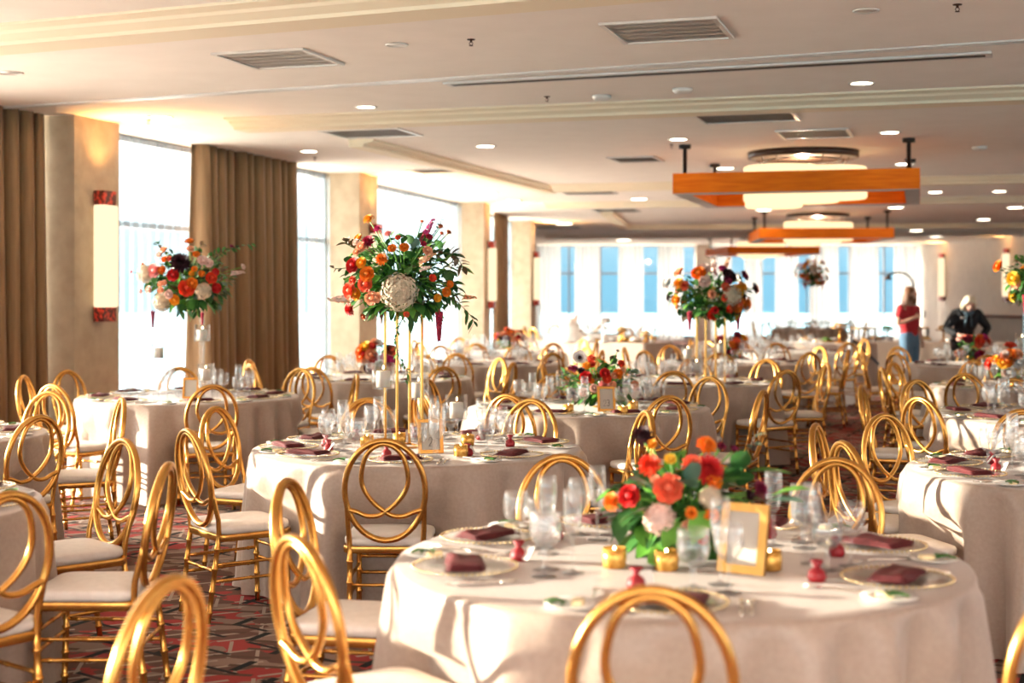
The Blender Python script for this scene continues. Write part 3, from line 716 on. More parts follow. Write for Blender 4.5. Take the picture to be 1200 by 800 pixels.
table('T8', (4.75,13.0), 'third right-edge table', [137,182,227,92,272,317,47,2], 1, seed=8)
table('T9', (.57,10.6), 'table with the white anemone', [-115,-71,-31,14,42,100,153,208], 1, [(-117,1.0), (-71,1.05), (-33,1.10,8), (40,1.10), (100,1.10), (153,1.10), (208,1.10)], seed=9)
table('T10', (1.66,13.7), 'table below the nearest chandelier', [-56,-101,-146,169,124,79,44,0], 1, seed=10)
table('T11', (-1.32,14.3), 'table beside the second column', [-60,-104,-150,165,120,75,30,-15], 1, [(-60,1.10),(-112,1.10),(-150,1.10),(172,1.10),(120,1.10),(75,1.10),(30,1.10),(-15,1.10)], seed=11)
table('T12', (-.25,17.4), 'table behind the anemone table', [-60,-105,-150,165,120,75,30,-15], 0, seed=12)
table('T13', (2.75,17.6), 'mid-room orange rose table', [-60,-105,-150,165,120,75,30,-15], 0, seed=13)
table('T14', (5.6,17.0), 'table before the black-clad person', [-60,-105,-150,165,120,75,30,-15], 0, seed=14)
table('T15', (-.12,20.7), 'table by the third column', [-60,-105,-150,165,120,75,30,-15], 0, seed=15, cloth=CLOTH_W)
table('T16', (4.0,20.9), 'white table before the buffet', [-60,-105,-150,165,120,75,30,-15], 0, [(-60,1.10),(-105,1.10),(-150,1.10),(165,1.10),(20,1.10)], seed=16, cloth=CLOTH_W)
table('T17', (7.35,35.2), 'distant table under small bouquet', [-60,-105,-150,165,120,75,30,-15], 0, seed=17)
table('T18', (1.6,29.5), 'distant white table', [-60,-105,-150,165,120,75,30,-15], 0, seed=18, cloth=CLOTH_W)
put_chair(-1.07, 3.45, R_(70), 'gold chair with looped oval back, alone at the bottom left, nearest the camera', 'gold chairs at the left foreground')
put_chair(-2.35, 4.05, R_(75), 'gold chair sliver at the bottom left corner', 'gold chairs at the left foreground')
# votives, frames and candle holders on the tables
def onT(key, px, py):                                     # point of a tabletop under a photo pixel
    d = (CZ-TZ)*F/(py-HY); p = P(px, d); return p.x, p.y
for px, py, w in ((720,665,'left of the frontmost bouquet'), (781,668,'before the frontmost bouquet'), (806,652,'behind the front frame'), (902,668,'right of the front frame')):
    put_votive(*onT('T1', px, py), 'gold mercury votive '+w, 'gold votives on the frontmost table')
put_frame(*onT('T1', 868,672), R_(-32), 'gold easel frame with ivory card on the frontmost table', .15, .21, None, 'gold_dark', .026)
for px, py, w in ((430,523,'left, under the gold-rod bouquet'), (548,522,'right of the number 2 frame'), (540,535,'in front of the number 2 frame'), (468,520,'between the gold rods')):
    put_votive(*onT('T2', px, py), 'gold mercury votive '+w, 'gold votives under the gold-rod bouquet')
put_frame(*onT('T2', 505,531), R_(14), 'gold easel frame numbered 2 under the gold-rod bouquet', .135, .18, '2')
put_frame(*onT('T9', 711,482), R_(4), 'pale gold frame numbered 23 below the white anemone', .13, .18, '23')
put_frame(*onT('T3', 223,467), R_(0), 'gold frame on the table before the wide curtain', .13, .17)
for px, py, h, w in ((449,527,.335,'tallest, left of the gold rods'), (490,514,.235,'behind the gold rods'), (535,524,.155,'shortest, right of the gold rods')):
    put_hurricane(*onT('T2', px, py), h, 'glass cylinder candle holder on stem, '+w, 'candle holders under the gold-rod bouquet')
for px, py, h, w in ((186,462,.30,'left of the curtain bouquet stand'), (237,466,.46,'high, right of the curtain bouquet stand'), (241,470,.16,'low, right of the curtain bouquet stand')):
    put_hurricane(*onT('T3', px, py), h, 'stemmed glass candle holder '+w, 'candle holders before the wide curtain')
for px, py, h, w in ((806,447,.22,'left of the mid-room rods'), (816,452,.12,'low beside the mid-room rods'), (844,446,.27,'right of the mid-room rods')):
    put_hurricane(*onT('T10', px, py), h, 'stemmed glass candle holder '+w, 'candle holders below the nearest chandelier')
for px, py, h, w in ((1198,449,.34,'by the right-edge rods'),):
    put_hurricane(*onT('T8', px, py), h, 'stemmed glass candle holder '+w, 'candle holders under the right-edge bouquet')
for px, py in ((666,484),(730,486),(742,480)): put_votive(*onT('T9', px, py), 'gold votive beside the white anemone flowers', 'gold votives around the white anemone')
# ------------------------------------------------------------------ flowers
def petal(b, base, out, up, L, w, cup, nseg=3, mat_=0):
    """one petal: a cupped strip from base, growing along out, curling toward up"""
    side = out.cross(up).normalized(); vs = []
    for k in range(nseg+1):
        t = k/nseg; ww = w*(.35+.65*math.sin(PI*min(1, .12+t*.72))); c = base+out*(L*(math.sin(t*1.35)/.976)*(1-.12*cup))+up*(L*cup*t*t)
        if k == nseg: ww *= .62
        vs += [c-side*ww+up*(ww*.35), c-up*.0, c+side*ww+up*(ww*.35)]
    b.add(vs, [(3*k+i, 3*k+i+1, 3*k+i+4, 3*k+i+3) for k in range(nseg) for i in (0, 1)], mat_)
def bloom_rose(seed):
    r = random.Random(seed); b = MB(); b.ball((0,0,.12), (.42,.42,.45), 12, 8)
    for ring, (n, el, L, w, cup, rad) in enumerate(((5,75,.40,.26,.2,.16),(6,60,.50,.30,.25,.22),(7,42,.62,.34,.3,.26),(8,22,.74,.38,.28,.28),(8,2,.82,.40,.2,.28))):
        for k in range(n):
            a = 2*PI*(k+.5*(ring % 2))/n+r.uniform(-.15,.15); e = R_(el+r.uniform(-6,6))
            h = Vector((math.cos(a), math.sin(a), 0)); out = h*math.cos(e)+Vector((0,0,1))*math.sin(e); up = Vector((0,0,1))*math.cos(e)-h*math.sin(e)
            petal(b, h*rad+Vector((0,0,-.05+.04*(4-ring))), out, up, L, w, cup)
    return b
def bloom_dahlia(seed):
    r = random.Random(seed); b = MB(); b.ball((0,0,.05), (.36,.36,.4), 10, 6)
    n = 84
    for k in range(n):
        t = k/n; e = R_(82-92*t); a = k*2.39996
        h = Vector((math.cos(a), math.sin(a), 0)); out = h*math.cos(e)+Vector((0,0,1))*math.sin(e); up = Vector((0,0,1))*math.cos(e)-h*math.sin(e)
        petal(b, out*.22, out, up, .42+.36*t, .085+.05*t, .12, 2)
    return b
def bloom_hydrangea(seed):
    r = random.Random(seed); b = MB(); b.ball((0,0,0), (.70,.70,.52), 14, 9)
    n = 400
    for k in range(n):
        z = 1-1.7*(k+.5)/n; a = k*2.39996; q = math.sqrt(max(0, 1-z*z)); d = Vector((q*math.cos(a), q*math.sin(a), z)); g = r.uniform(.80,1.06)
        c = Vector((d.x, d.y, d.z*.78))*g; dd = (d+Vector((r.uniform(-.35,.35), r.uniform(-.35,.35), r.uniform(-.35,.35)))).normalized()
        t1 = dd.orthogonal().normalized(); t2 = dd.cross(t1); o = r.uniform(0,1.5)
        for j in range(4):
            aa = o+j*PI/2; u = t1*math.cos(aa)+t2*math.sin(aa); v = dd.cross(u)
            b.add([c, c+u*.055-v*.05+dd*.025, c+u*.115+dd*.01, c+u*.055+v*.05+dd*.025], [(0,1,2,3)], smooth=False)
    return b
def bloom_spike(seed):
    r = random.Random(seed); b = MB(); b.tube([(0,0,-1.1),(.03,0,0),(0,0,1.05)], .03, 5, mat=1)
    for k in range(17):
        t = k/16; z = -.85+1.8*t; a = k*2.39996; w = .27*(1-.55*t); c = Vector((w*math.cos(a), w*math.sin(a), z+r.uniform(-.05,.05))); h = Vector((math.cos(a), math.sin(a), .3)).normalized()
        s = .23*(1-.45*t)*r.uniform(.8,1.15); b.ball(c, (s*.6,s*.6,s*.6), 7, 5); t1 = h.orthogonal().normalized(); t2 = h.cross(t1)
        for j in range(5):
            aa = j*2*PI/5+k; u = t1*math.cos(aa)+t2*math.sin(aa); v = h.cross(u)
            b.add([c+h*s*.3, c+u*s*.9-v*s*.6+h*s*.7, c+u*s*1.5+h*s*.35, c+u*s*.9+v*s*.6+h*s*.7], [(0,1,2,3)])
    return b
def bloom_anemone(seed):
    b = MB()
    for ring, n in ((0,6),(1,6)):
        for k in range(n):
            a = 2*PI*(k+.5*ring)/n; h = Vector((math.cos(a), math.sin(a), 0)); e = R_(18+10*ring); out = h*math.cos(e)+Vector((0,0,1))*math.sin(e); up = Vector((0,0,1))*math.cos(e)-h*math.sin(e)
            petal(b, h*.1, out, up, .9, .42, .12, 4)
    b.ball((0,0,.22), (.28,.28,.18), 12, 8, 1)
    for k in range(22):
        a = 2*PI*k/22; b.ball((.42*math.cos(a), .42*math.sin(a), .24), .045, 6, 4, 1)
    return b
def tassel(seed):
    r = random.Random(seed); b = MB()
    b.tube([(0,0,0),(.02,.01,-.5),(0,0,-1)], [.02,.03,.015], 5)
    for k in range(70):
        t = k/70; a = k*2.4; w = .12*(1-.55*t); b.ball((w*math.cos(a)*.7, w*math.sin(a)*.7, -.12-t*.88), (w*.5,w*.5,.045), 5, 4)
    return b
LEAFMIN = [-9]
def leafmesh(b, p, d, L, w, mat_, r, droop=.25, nk=4):
    d = d.normalized(); s = d.cross(Vector((r.uniform(-.4,.4), r.uniform(-.4,.4), 1))).normalized(); nn = s.cross(d); vs = []
    for k in range(nk+1):
        t = k/nk; ww = w*math.sin(PI*min(.985, .04+t*.95))**.8; c = p+d*(L*t)-Vector((0,0,1))*(droop*L*t*t); c.z = max(c.z, LEAFMIN[0])
        vs += [c-s*ww+nn*ww*.25, c, c+s*ww+nn*ww*.25]
    b.add(vs, [(3*k+i, 3*k+i+1, 3*k+i+4, 3*k+i+3) for k in range(nk) for i in (0, 1)], mat_)
BL = {'rose': [bloom_rose(1), bloom_rose(2)], 'dahlia': [bloom_dahlia(1)], 'hydrangea': [bloom_hydrangea(1)], 'stock': [bloom_spike(1)], 'anemone': [bloom_anemone(1)], 'tassel': [tassel(1)]}
PAL = {'orange': (.90,.24,.015), 'amber': (.93,.40,.02), 'coral': (.86,.16,.075), 'red': (.62,.02,.02), 'scarlet': (.80,.065,.02), 'peach': (.90,.46,.27), 'pink': (.86,.36,.34), 'blush': (.86,.62,.54), 'magenta': (.56,.02,.17), 'burgundy': (.035,.004,.009), 'wine': (.25,.012,.06), 'cream': (.66,.54,.39), 'white': (.88,.85,.82), 'yellow': (.92,.60,.06), 'rust': (.62,.15,.04), 'crimson': (.42,.01,.05)}
for k_, v_ in PAL.items(): M['f_'+k_] = noisy('petal_'+k_, tuple(c*.85 for c in v_), tuple(min(1, c*1.12) for c in v_), 3, .55, coord='Generated', Subsurface_Weight=.0)
M['leaf2'] = noisy('leaf_deep', (.02,.085,.022), (.05,.16,.035), 9, .4)
M['leaf3'] = noisy('leaf_bright', (.09,.30,.03), (.18,.44,.07), 9, .45)
M['leaf4'] = noisy('leaf_bronze', (.09,.05,.025), (.16,.09,.04), 9, .45)
M['leaf5'] = noisy('leaf_grey_green', (.08,.17,.12), (.14,.25,.18), 9, .5)
BLM = {}
def bloom_data(kind, col, var=0):
    key = (kind, col, var % len(BL[kind]))
    if key not in BLM:
        mats = [M['f_'+col], M['f_burgundy'] if kind == 'anemone' else M['leaf3']]
        BLM[key] = BL[kind][key[2]].data(kind+'_bloom', mats)
    return BLM[key]
NAMES = {'rose': 'rose_bloom', 'dahlia': 'dahlia_bloom', 'hydrangea': 'hydrangea_bloom', 'stock': 'stock_flower', 'anemone': 'anemone_bloom', 'tassel': 'amaranth_tassel'}
def aim(d):
    return Vector((0,0,1)).rotation_difference(Vector(d).normalized()).to_euler()
def put_bloom(e, kind, col, p, r, d, i=0):
    o = link(bloom_data(kind, col, i), NAMES[kind], e, p, aim(d) if kind != 'tassel' else (0,0,i*1.3), r)
    return o
def bouquet(e, ctr, items, rx, rz, seed, nleaf, base_r=.10, low=False, sc=1.0):
    """items: (kind, colour, x, z, radius[, y]) in metres about the centre; leaves fill the ball behind; stems run back to the centre"""
    r = random.Random(seed); ctr = Vector(ctr)
    st = MB()
    for i, it in enumerate(items):
        kind, col, x, z, rad = it[:5]
        q = min(.97, math.hypot(x/rx, z/rz)); y = it[5] if len(it) > 5 else -math.sqrt(1-q*q)*rx*.82-.02
        p = ctr+Vector((x, y, z)); d = Vector((x*1.0, y-.12, z*.8+.10))
        if kind == 'stock': d = Vector((x, y*.3, max(z, -.02)))
        if kind == 'anemone': d = Vector((x*.4, -.5, .25))
        rad *= 1.14 if kind in ('rose','dahlia') else 1.0
        put_bloom(e, kind, col, p, rad if kind != 'stock' else (rad*.8, rad*.8, rad), d, i)
        if kind != 'tassel': st.tube([p-d.normalized()*rad*.3, p.lerp(ctr, .55)+Vector((0,0,-.02)), ctr+Vector((x*.12, y*.12, -rz*.55))], .0028*sc, 5)
    f = MB()
    for k in range(nleaf):
        u = Vector((r.gauss(0,1), r.gauss(0,1), r.gauss(0,.8))).normalized(); q = r.uniform(.25,.86)
        p = ctr+Vector((u.x*rx*q, u.y*rx*.62*q, u.z*rz*q-.03*sc)); d = (u*.8+Vector((r.uniform(-.95,.95), r.uniform(-.7,.7), r.uniform(-.7,.7)))).normalized()
        L = r.uniform(.045,.085)*sc; t = r.random(); m_ = 1 if t < .42 else 0 if t < .72 else 2 if t < .86 else 3 if t < .92 else 4
        leafmesh(f, p, d, L, L*r.uniform(.24,.42), m_, r)
        if k % 5 == 0: st.tube([p, ctr+Vector((u.x*.02, u.y*.02, -rz*.5))], .002*sc, 4)
    for k in range(min(60, int(nleaf*.16))):                          # broad collar leaves hanging over the rim
        a = r.uniform(0, 2*PI); p = ctr+Vector((rx*.35*math.cos(a), rx*.3*math.sin(a), -rz*.62)); d = Vector((math.cos(a), math.sin(a), r.uniform(-.6,.15)))
        leafmesh(f, p, d, r.uniform(.08,.125)*sc, r.uniform(.022,.034)*sc, r.choice((0,0,2,1)), r, .5)
    o = f.build('foliage', [M['leaf'], M['leaf2'], M['leaf3'], M['leaf4'], M['leaf5']], e)
    st.build('stems', M['leaf3'], e)
    return o
def branch(e, pts, n, L, w, m_, seed, name='leafy_branch', tip=None):
    r = random.Random(seed); sp = spline(pts, 6); b = MB(); b.tube(sp, [.0035*(1-.7*i/len(sp)) for i in range(len(sp))], 5, mat=1)
    for k in range(n):
        i = int((k+.5)/n*(len(sp)-2))+1; d = (sp[min(i+1, len(sp)-1)]-sp[i-1]).normalized(); s = d.cross(Vector((r.uniform(-1,1), r.uniform(-1,1), r.uniform(-1,1)))).normalized()
        leafmesh(b, sp[i], d*.6+s, L*r.uniform(.7,1.1), w, 0, r, .15)
    b.build(name, [M[m_], M['leaf4'] if m_ != 'leaf4' else M['leaf2']], e)
def rods(e, h, half, r, m, top=True):
    for sx in (-1, 1):
        for sy in (-1, 1):
            b = MB(); b.box((sx*half[0], sy*half[1], h/2+.004), (r*2, r*2, h)); b.build('rod', m, e)
    b = MB(); t = r*2
    for sx in (-1, 1): b.box((sx*half[0],0,.004), (t,2*half[1],.008)); b.box((0,sx*half[1],.004), (2*half[0],t,.008))
    b.build('base_frame', m, e)
    b = MB(); b.box((0,0,h), (2*half[0]+t,2*half[1]+t,.008)); b.build('top_plate', m, e)
    b = MB(); b.lathe([(0,h+.004),(.04,h+.004),(.055,h+.03),(.058,h+.06),(.05,h+.06),(0,h+.05)], 20); b.build('flower_bowl', M['gold'], e)
def scaled(lst, x0, y0, cx, cy, k, mpp):
    """blooms read off an enlarged crop: (kind, colour, crop x, crop y, crop radius)"""
    out = []
    for it in lst:
        kind, col, x, y, r = it[:5]; px = x0+x/k; py = y0+y/k
        out.append((kind, col, (px-cx)*mpp, (cy-py)*mpp, r/k*mpp)+tuple(it[5:]))
    return out
# -- the bouquet on gold rods
x, y = (-.60,7.86); mpp = 7.6/F
e = empty('tall_flower_arrangement', (x,y,TZ), R_(24), 'tall orange and magenta bouquet with cream hydrangea on four gold rods', 'flower arrangement', 'tall flower arrangements')
rods(e, .75, (.072,.10), .006, M['gold'])
t2 = [('hydrangea','cream',465,510,108),('rose','red',192,353,40),('rose','amber',245,340,30),('rose','orange',280,405,40),('rose','coral',270,462,42),('rose','coral',170,500,44),('rose','amber',208,522,32),('dahlia','orange',365,320,36),('dahlia','crimson',278,215,40),('dahlia','amber',262,73,38,-.05),
  ('dahlia','magenta',315,130,27,-.05),('dahlia','pink',378,160,28,-.03),('rose','amber',212,190,24),('stock','magenta',626,118,58,-.08),('stock','crimson',585,180,32,-.08),('rose','crimson',635,185,18),('rose','orange',425,255,22),('rose','scarlet',455,190,14),('rose','orange',495,250,24),('stock','peach',625,310,62),('stock','blush',618,370,42),('rose','peach',630,270,26),
  ('rose','scarlet',660,428,20),('rose','orange',735,508,26),('rose','orange',757,463,20),('rose','amber',685,543,22),('rose','peach',300,545,36),('rose','peach',330,540,28),('stock','blush',80,550,60,-.1),('stock','peach',105,560,50,-.06),('dahlia','red',155,612,40),('rose','coral',190,440,22),('dahlia','rust',690,115,22,-.02),('dahlia','rust',740,150,20,-.02),('dahlia','rust',695,155,18,.02),
  ('dahlia','orange',580,85,14,-.03),('stock','rust',870,540,40,-.05),('rose','rust',235,655,18),('rose','crimson',605,228,16),('tassel','crimson',690,610,190,-.16),('tassel','wine',342,640,60,-.1),('rose','peach',240,245,30),('rose','peach',210,275,22),('rose','blush',200,215,20),('rose','coral',500,640,16)]
bouquet(e, (0,0,.96), scaled(t2, 400, 240, 493, 318, 5, mpp), .38, .28, 5, 640)
R24 = Matrix.Rotation(R_(-24), 3, 'Z')
for ch in e.children:                                        # the flowers face the camera although the rods stand turned
    if ch.name.split('.')[0] not in ('rod','base_frame','top_plate','flower_bowl'): ch.matrix_local = Matrix.Rotation(R_(-24), 4, 'Z') @ ch.matrix_basis
def br(pts, *a, **k): branch(e, [Matrix.Rotation(R_(-24), 3, 'Z') @ Vector(p) for p in pts], *a, **k)
br([(.12,-.1,.80),(.25,-.12,.83),(.36,-.14,.74),(.40,-.14,.68)], 22, .065, .011, 'leaf2', 3)
br([(.02,-.12,.74),(-.03,-.13,.62),(-.02,-.13,.52),(.03,-.13,.42),(.02,-.13,.36)], 30, .035, .007, 'leaf', 4, 'trailing_vine')
br([(.15,-.05,1.05),(.27,-.08,1.06),(.34,-.1,.98)], 14, .06, .014, 'leaf4', 5)
br([(.1,-.02,1.1),(.19,-.03,1.2),(.22,-.04,1.28)], 12, .03, .007, 'leaf5', 6)
br([(-.15,-.05,1.05),(-.28,-.07,1.10),(-.31,-.08,1.13)], 10, .065, .02, 'leaf4', 7)
br([(-.2,-.08,1.0),(-.33,-.1,.98),(-.385,-.1,.985)], 5, .04, .012, 'leaf4', 8)
# -- bouquet before the curtain
x, y = P(222,11.7).xy; mpp = 11.6/F
e = empty('tall_flower_arrangement', (x,y,TZ), R_(20), 'tall coral and burgundy bouquet on clear rods before the wide curtain', 'flower arrangement', 'tall flower arrangements')
rods(e, .75, (.10,.10), .006, M['acrylic'])
t3 = [('hydrangea','cream',125,215,42),('hydrangea','cream',190,340,40),('hydrangea','cream',385,290,36),('rose','pink',172,203,28),('rose','orange',208,200,17),('rose','red',260,222,24),('rose','scarlet',318,278,32),('rose','orange',340,258,22),('dahlia','burgundy',290,170,45),('rose','orange',290,70,18,-.04),('rose','amber',257,330,21),('rose','scarlet',418,234,22),('rose','red',435,278,20),('rose','red',434,208,15),
  ('rose','blush',380,158,20),('rose','blush',405,168,18),('stock','blush',505,208,32,-.03),('rose','blush',528,182,12,-.03),('rose','orange',80,175,13,-.03),('rose','scarlet',28,205,9,-.02),('rose','orange',350,195,12),('rose','amber',338,215,11),('rose','orange',380,215,13),('rose','peach',200,260,12),('rose','peach',220,255,11),('rose','peach',200,287,13),('rose','orange',215,152,13),('rose','coral',235,150,11),('rose','orange',350,130,14),('rose','peach',320,105,14),('rose','peach',200,110,16),('rose','blush',185,130,14),
  ('rose','blush',235,305,18),('rose','blush',140,285,16),('rose','pink',88,292,12),('rose','wine',480,95,12,-.05),('rose','wine',430,105,10,-.05),('tassel','wine',148,372,80,-.2),('tassel','crimson',367,380,62,-.2)]
bouquet(e, (0,0,.98), scaled(t3, 150, 270, 225, 330, 3.81, mpp), .42, .30, 9, 600)
def br(pts, *a, **k): branch(e, pts, *a, **k)
for ch in e.children:
    if ch.name.split('.')[0] not in ('rod','base_frame','top_plate','flower_bowl'): ch.matrix_local = Matrix.Rotation(R_(-20), 4, 'Z') @ ch.matrix_basis
def br(pts, *a, **k): branch(e, [Matrix.Rotation(R_(-20), 3, 'Z') @ Vector(p) for p in pts], *a, **k)
br([(.15,-.1,1.13),(.33,-.12,1.2),(.56,-.12,1.26)], 26, .06, .016, 'leaf', 3)
br([(-.1,-.1,1.08),(-.2,-.1,1.2),(-.24,-.1,1.26)], 14, .06, .016, 'leaf2', 4)
br([(.05,-.1,1.1),(.1,-.1,1.22),(.14,-.1,1.25)], 8, .05, .012, 'leaf4', 5)
br([(-.2,-.1,.95),(-.33,-.1,1.0),(-.37,-.1,1.08)], 12, .05, .012, 'leaf2', 6)
# -- random bouquets further off
MIX = ['orange','orange','amber','coral','scarlet','red','peach','peach','blush','magenta','burgundy','wine','yellow','rust','white']
def random_items(seed, n, rx, rz, rmin, rmax, tass=True):
    r = random.Random(seed); out = []
    for k in range(n):
        a = r.uniform(0, 2*PI); q = math.sqrt(r.random())*.95; x = rx*q*math.cos(a); z = rz*q*math.sin(a); back = r.random() < .3
        y = math.sqrt(max(0, 1-q*q))*rx*.62*(1 if back else -1)
        out.append((r.choice(('rose','rose','rose','dahlia')), r.choice(MIX), x, z, r.uniform(rmin, rmax), y))
    for k in range(2 if tass else 0): a = r.uniform(-.6,.6); out.append(('stock', r.choice(('magenta','blush','peach')), rx*a, rz*.95, .09, -.05))
    if tass:
        for sx in (-.6,.5): out.append(('tassel','crimson', rx*sx, -rz*.6, .2, -.12))
    return out
def tall(c, label, seed, hyd, n=38, rx=.42, rz=.27, zc=.98, mt='gold', rz_=.3, sx=1.0):
    e = empty('tall_flower_arrangement', (c[0],c[1],TZ), rz_, label, 'flower arrangement', 'tall flower arrangements'); rods(e, zc-.2, (.10,.10), .008, M[mt])
    it = random_items(seed, n, rx, rz, .035, .062)+[('hydrangea', hc, hx, hz, .095, hy) for hc, hx, hz, hy in hyd]
    bouquet(e, (0,0,zc), it, rx, rz, seed, 480, sc=1.1); return e
tall(P(833,13.7).xy, 'tall orange and burgundy bouquet with tan hydrangea below the nearest chandelier', 31, [('cream',.10,-.03,-.27),('white',.2,-.15,.2)], 46, rx=.46, zc=.86)
tall(P(1219,13.0).xy, 'tall bouquet with white hydrangea cut by the right edge', 32, [('white',-.2,-.06,-.24),('white',-.15,-.16,-.2),('cream',.15,.0,-.26)], 40, zc=1.02, mt='acrylic')
tall(P(952,35.2).xy, 'small distant tall bouquet in front of the far windows', 33, [('cream',-.12,.08,-.3)], 60, zc=1.36, rx=.44, rz=.34, mt='china')
# -- low centrepieces
def low(c, label, items, seed, nleaf, rx, rz, zc=.17, sc=1.0):
    e = empty('low_flower_arrangement', (c[0],c[1],TZ), 0, label, 'flower arrangement', 'low flower centrepieces')
    LEAFMIN[0] = .02
    b = MB(); b.lathe([(0,.001),(.055,.001),(.055,.006),(.02,.014),(.016,.035),(.05,.055),(.085,.09),(.09,.115),(.082,.115),(0,.10)], 24); b.build('compote_bowl', M['gold_dark'], e)
    bouquet(e, (0,0,zc), items, rx, rz, seed, nleaf, sc=sc); return e
mpp = 4.42/F; c1 = P(795,4.55)
t1 = [('dahlia','burgundy',240,148,72,-.10),('rose','amber',300,200,32),('dahlia','scarlet',275,305,68),('rose','yellow',395,268,30),('rose','coral',372,425,74),('rose','red',155,478,58),('dahlia','orange',62,525,56),('dahlia','red',610,325,88),('dahlia','coral',520,300,66),('dahlia','orange',625,205,62),('rose','orange',638,390,42),('hydrangea','blush',320,600,92),('dahlia','orange',620,580,46),('hydrangea','cream',612,470,66),
   ('dahlia','wine',715,212,32),('dahlia','wine',940,465,58),('rose','wine',790,230,26),('dahlia','orange',500,560,36),('rose','peach',300,380,26),('rose','burgundy',830,270,24),('rose','burgundy',860,480,26),('rose','scarlet',575,715,30,-.2),('rose','peach',480,640,30)]
e = low(c1.xy, 'low orange and red dahlia centrepiece with dark burgundy dahlia on the frontmost table', scaled(t1, 700, 480, 795, 582, 5, mpp), 41, 260, .25, .17, .20, 1.15)
r_ = random.Random(5); b = MB()
for px, pz, dx, dz, L, m_ in ((745,390,.3,.15,.10,0),(730,390,.1,.3,.10,1),(500,430,-.25,.2,.14,4),(520,400,-.1,.4,.12,4),(570,560,-.2,-.25,.13,2),(430,630,-.25,-.15,.13,2),(450,660,.3,-.05,.10,2),(320,730,-.2,-.5,.12,2),(330,740,.15,-.6,.11,0),(920,330,.6,.1,.13,2),(1040,470,.6,.25,.13,2),(1010,500,.5,.1,.12,4),(240,430,-.5,.3,.12,4),(210,540,-.5,-.1,.12,1),(700,400,.3,.3,.12,1),(770,335,.12,.40,.12,1)):
    leafmesh(b, Vector(((700+px/5-795)*mpp-dx*.06, -.19, .20+(582-480-pz/5)*mpp)), Vector((dx,-.35,dz)), L, L*.27, m_, r_, .12)
b.build('broad_leaves', [M['leaf'], M['leaf2'], M['leaf3'], M['leaf4'], M['leaf5']], e)
branch(e, [(.12,-.05,.25),(.2,-.08,.33),(.23,-.1,.40)], 7, .05, .012, 'leaf5', 12)
mpp = 10.5/F
t9 = [('anemone','white',470,200,58,-.12),('rose','scarlet',545,235,25),('rose','amber',512,248,25),('rose','coral',548,198,24),('dahlia','wine',430,268,28),('dahlia','burgundy',475,280,26),('rose','red',505,325,38),('rose','red',635,298,32),('rose','scarlet',648,335,28),('dahlia','pink',630,388,44),('rose','orange',725,298,30),('rose','scarlet',752,232,22),('rose','peach',700,312,22),('rose','peach',760,278,20),('dahlia','burgundy',738,150,13,-.1),('dahlia','burgundy',703,200,11,-.1),('dahlia','burgundy',415,445,40),('rose','peach',845,385,30),('rose','orange',545,350,16),('rose','blush',560,400,26),('rose','peach',690,375,22),('rose','amber',735,320,16),('rose','blush',490,430,26),('dahlia','wine',400,265,18),('rose','crimson',870,405,14)]
e = low(P(703,10.6).xy, 'low red and pink centrepiece with white black-eyed anemone', scaled(t9, 600, 380, 703, 437, 6, mpp), 42, 260, .36, .19, .22, 1.0)
for seed, c, lab in ((51, P(444,14.25).xy, 'low red and orange centrepiece behind the gold rods'), (52, P(858,17.5).xy, 'low orange rose centrepiece in mid room'), (53, P(1140,16.9).xy, 'low bright orange and pink centrepiece before the person in black'), (54, P(1187,12.92).xy, 'low red centrepiece near the right-edge rods'), (55, P(597,20.6).xy, 'low orange centrepiece by the third column')):
    low(c, lab, random_items(seed, 24, .22, .16, .033, .056, False), seed, 130, .20, .16, .22, .8)
# ------------------------------------------------------------------ people
M['skin'] = mat('skin', (.62,.36,.26), .5); M['skin2'] = mat('skin_fair', (.70,.45,.35), .5)
M['tshirt'] = noisy('red_jersey', (.40,.012,.02), (.48,.02,.028), 30, .8); M['jeans'] = noisy('blue_denim', (.07,.15,.25), (.11,.21,.32), 60, .85)
M['hair_r'] = noisy('auburn_hair', (.11,.04,.014), (.22,.085,.03), 50, .5, stretch=(1,1,.1)); M['hair_b'] = noisy('pale_blond_hair', (.70,.58,.40), (.86,.78,.62), 50, .5, stretch=(1,1,.1))
M['jacket'] = noisy('black_knit', (.008,.009,.012), (.02,.022,.028), 40, .8); M['scarf'] = noisy('blue_scarf', (.05,.10,.14), (.16,.26,.33), 20, .8)
M['shoe'] = mat('dark_shoe', (.03,.025,.02), .5); M['eye'] = mat('eye', (.02,.015,.01), .2); M['lip'] = mat('lip', (.45,.16,.13), .5)
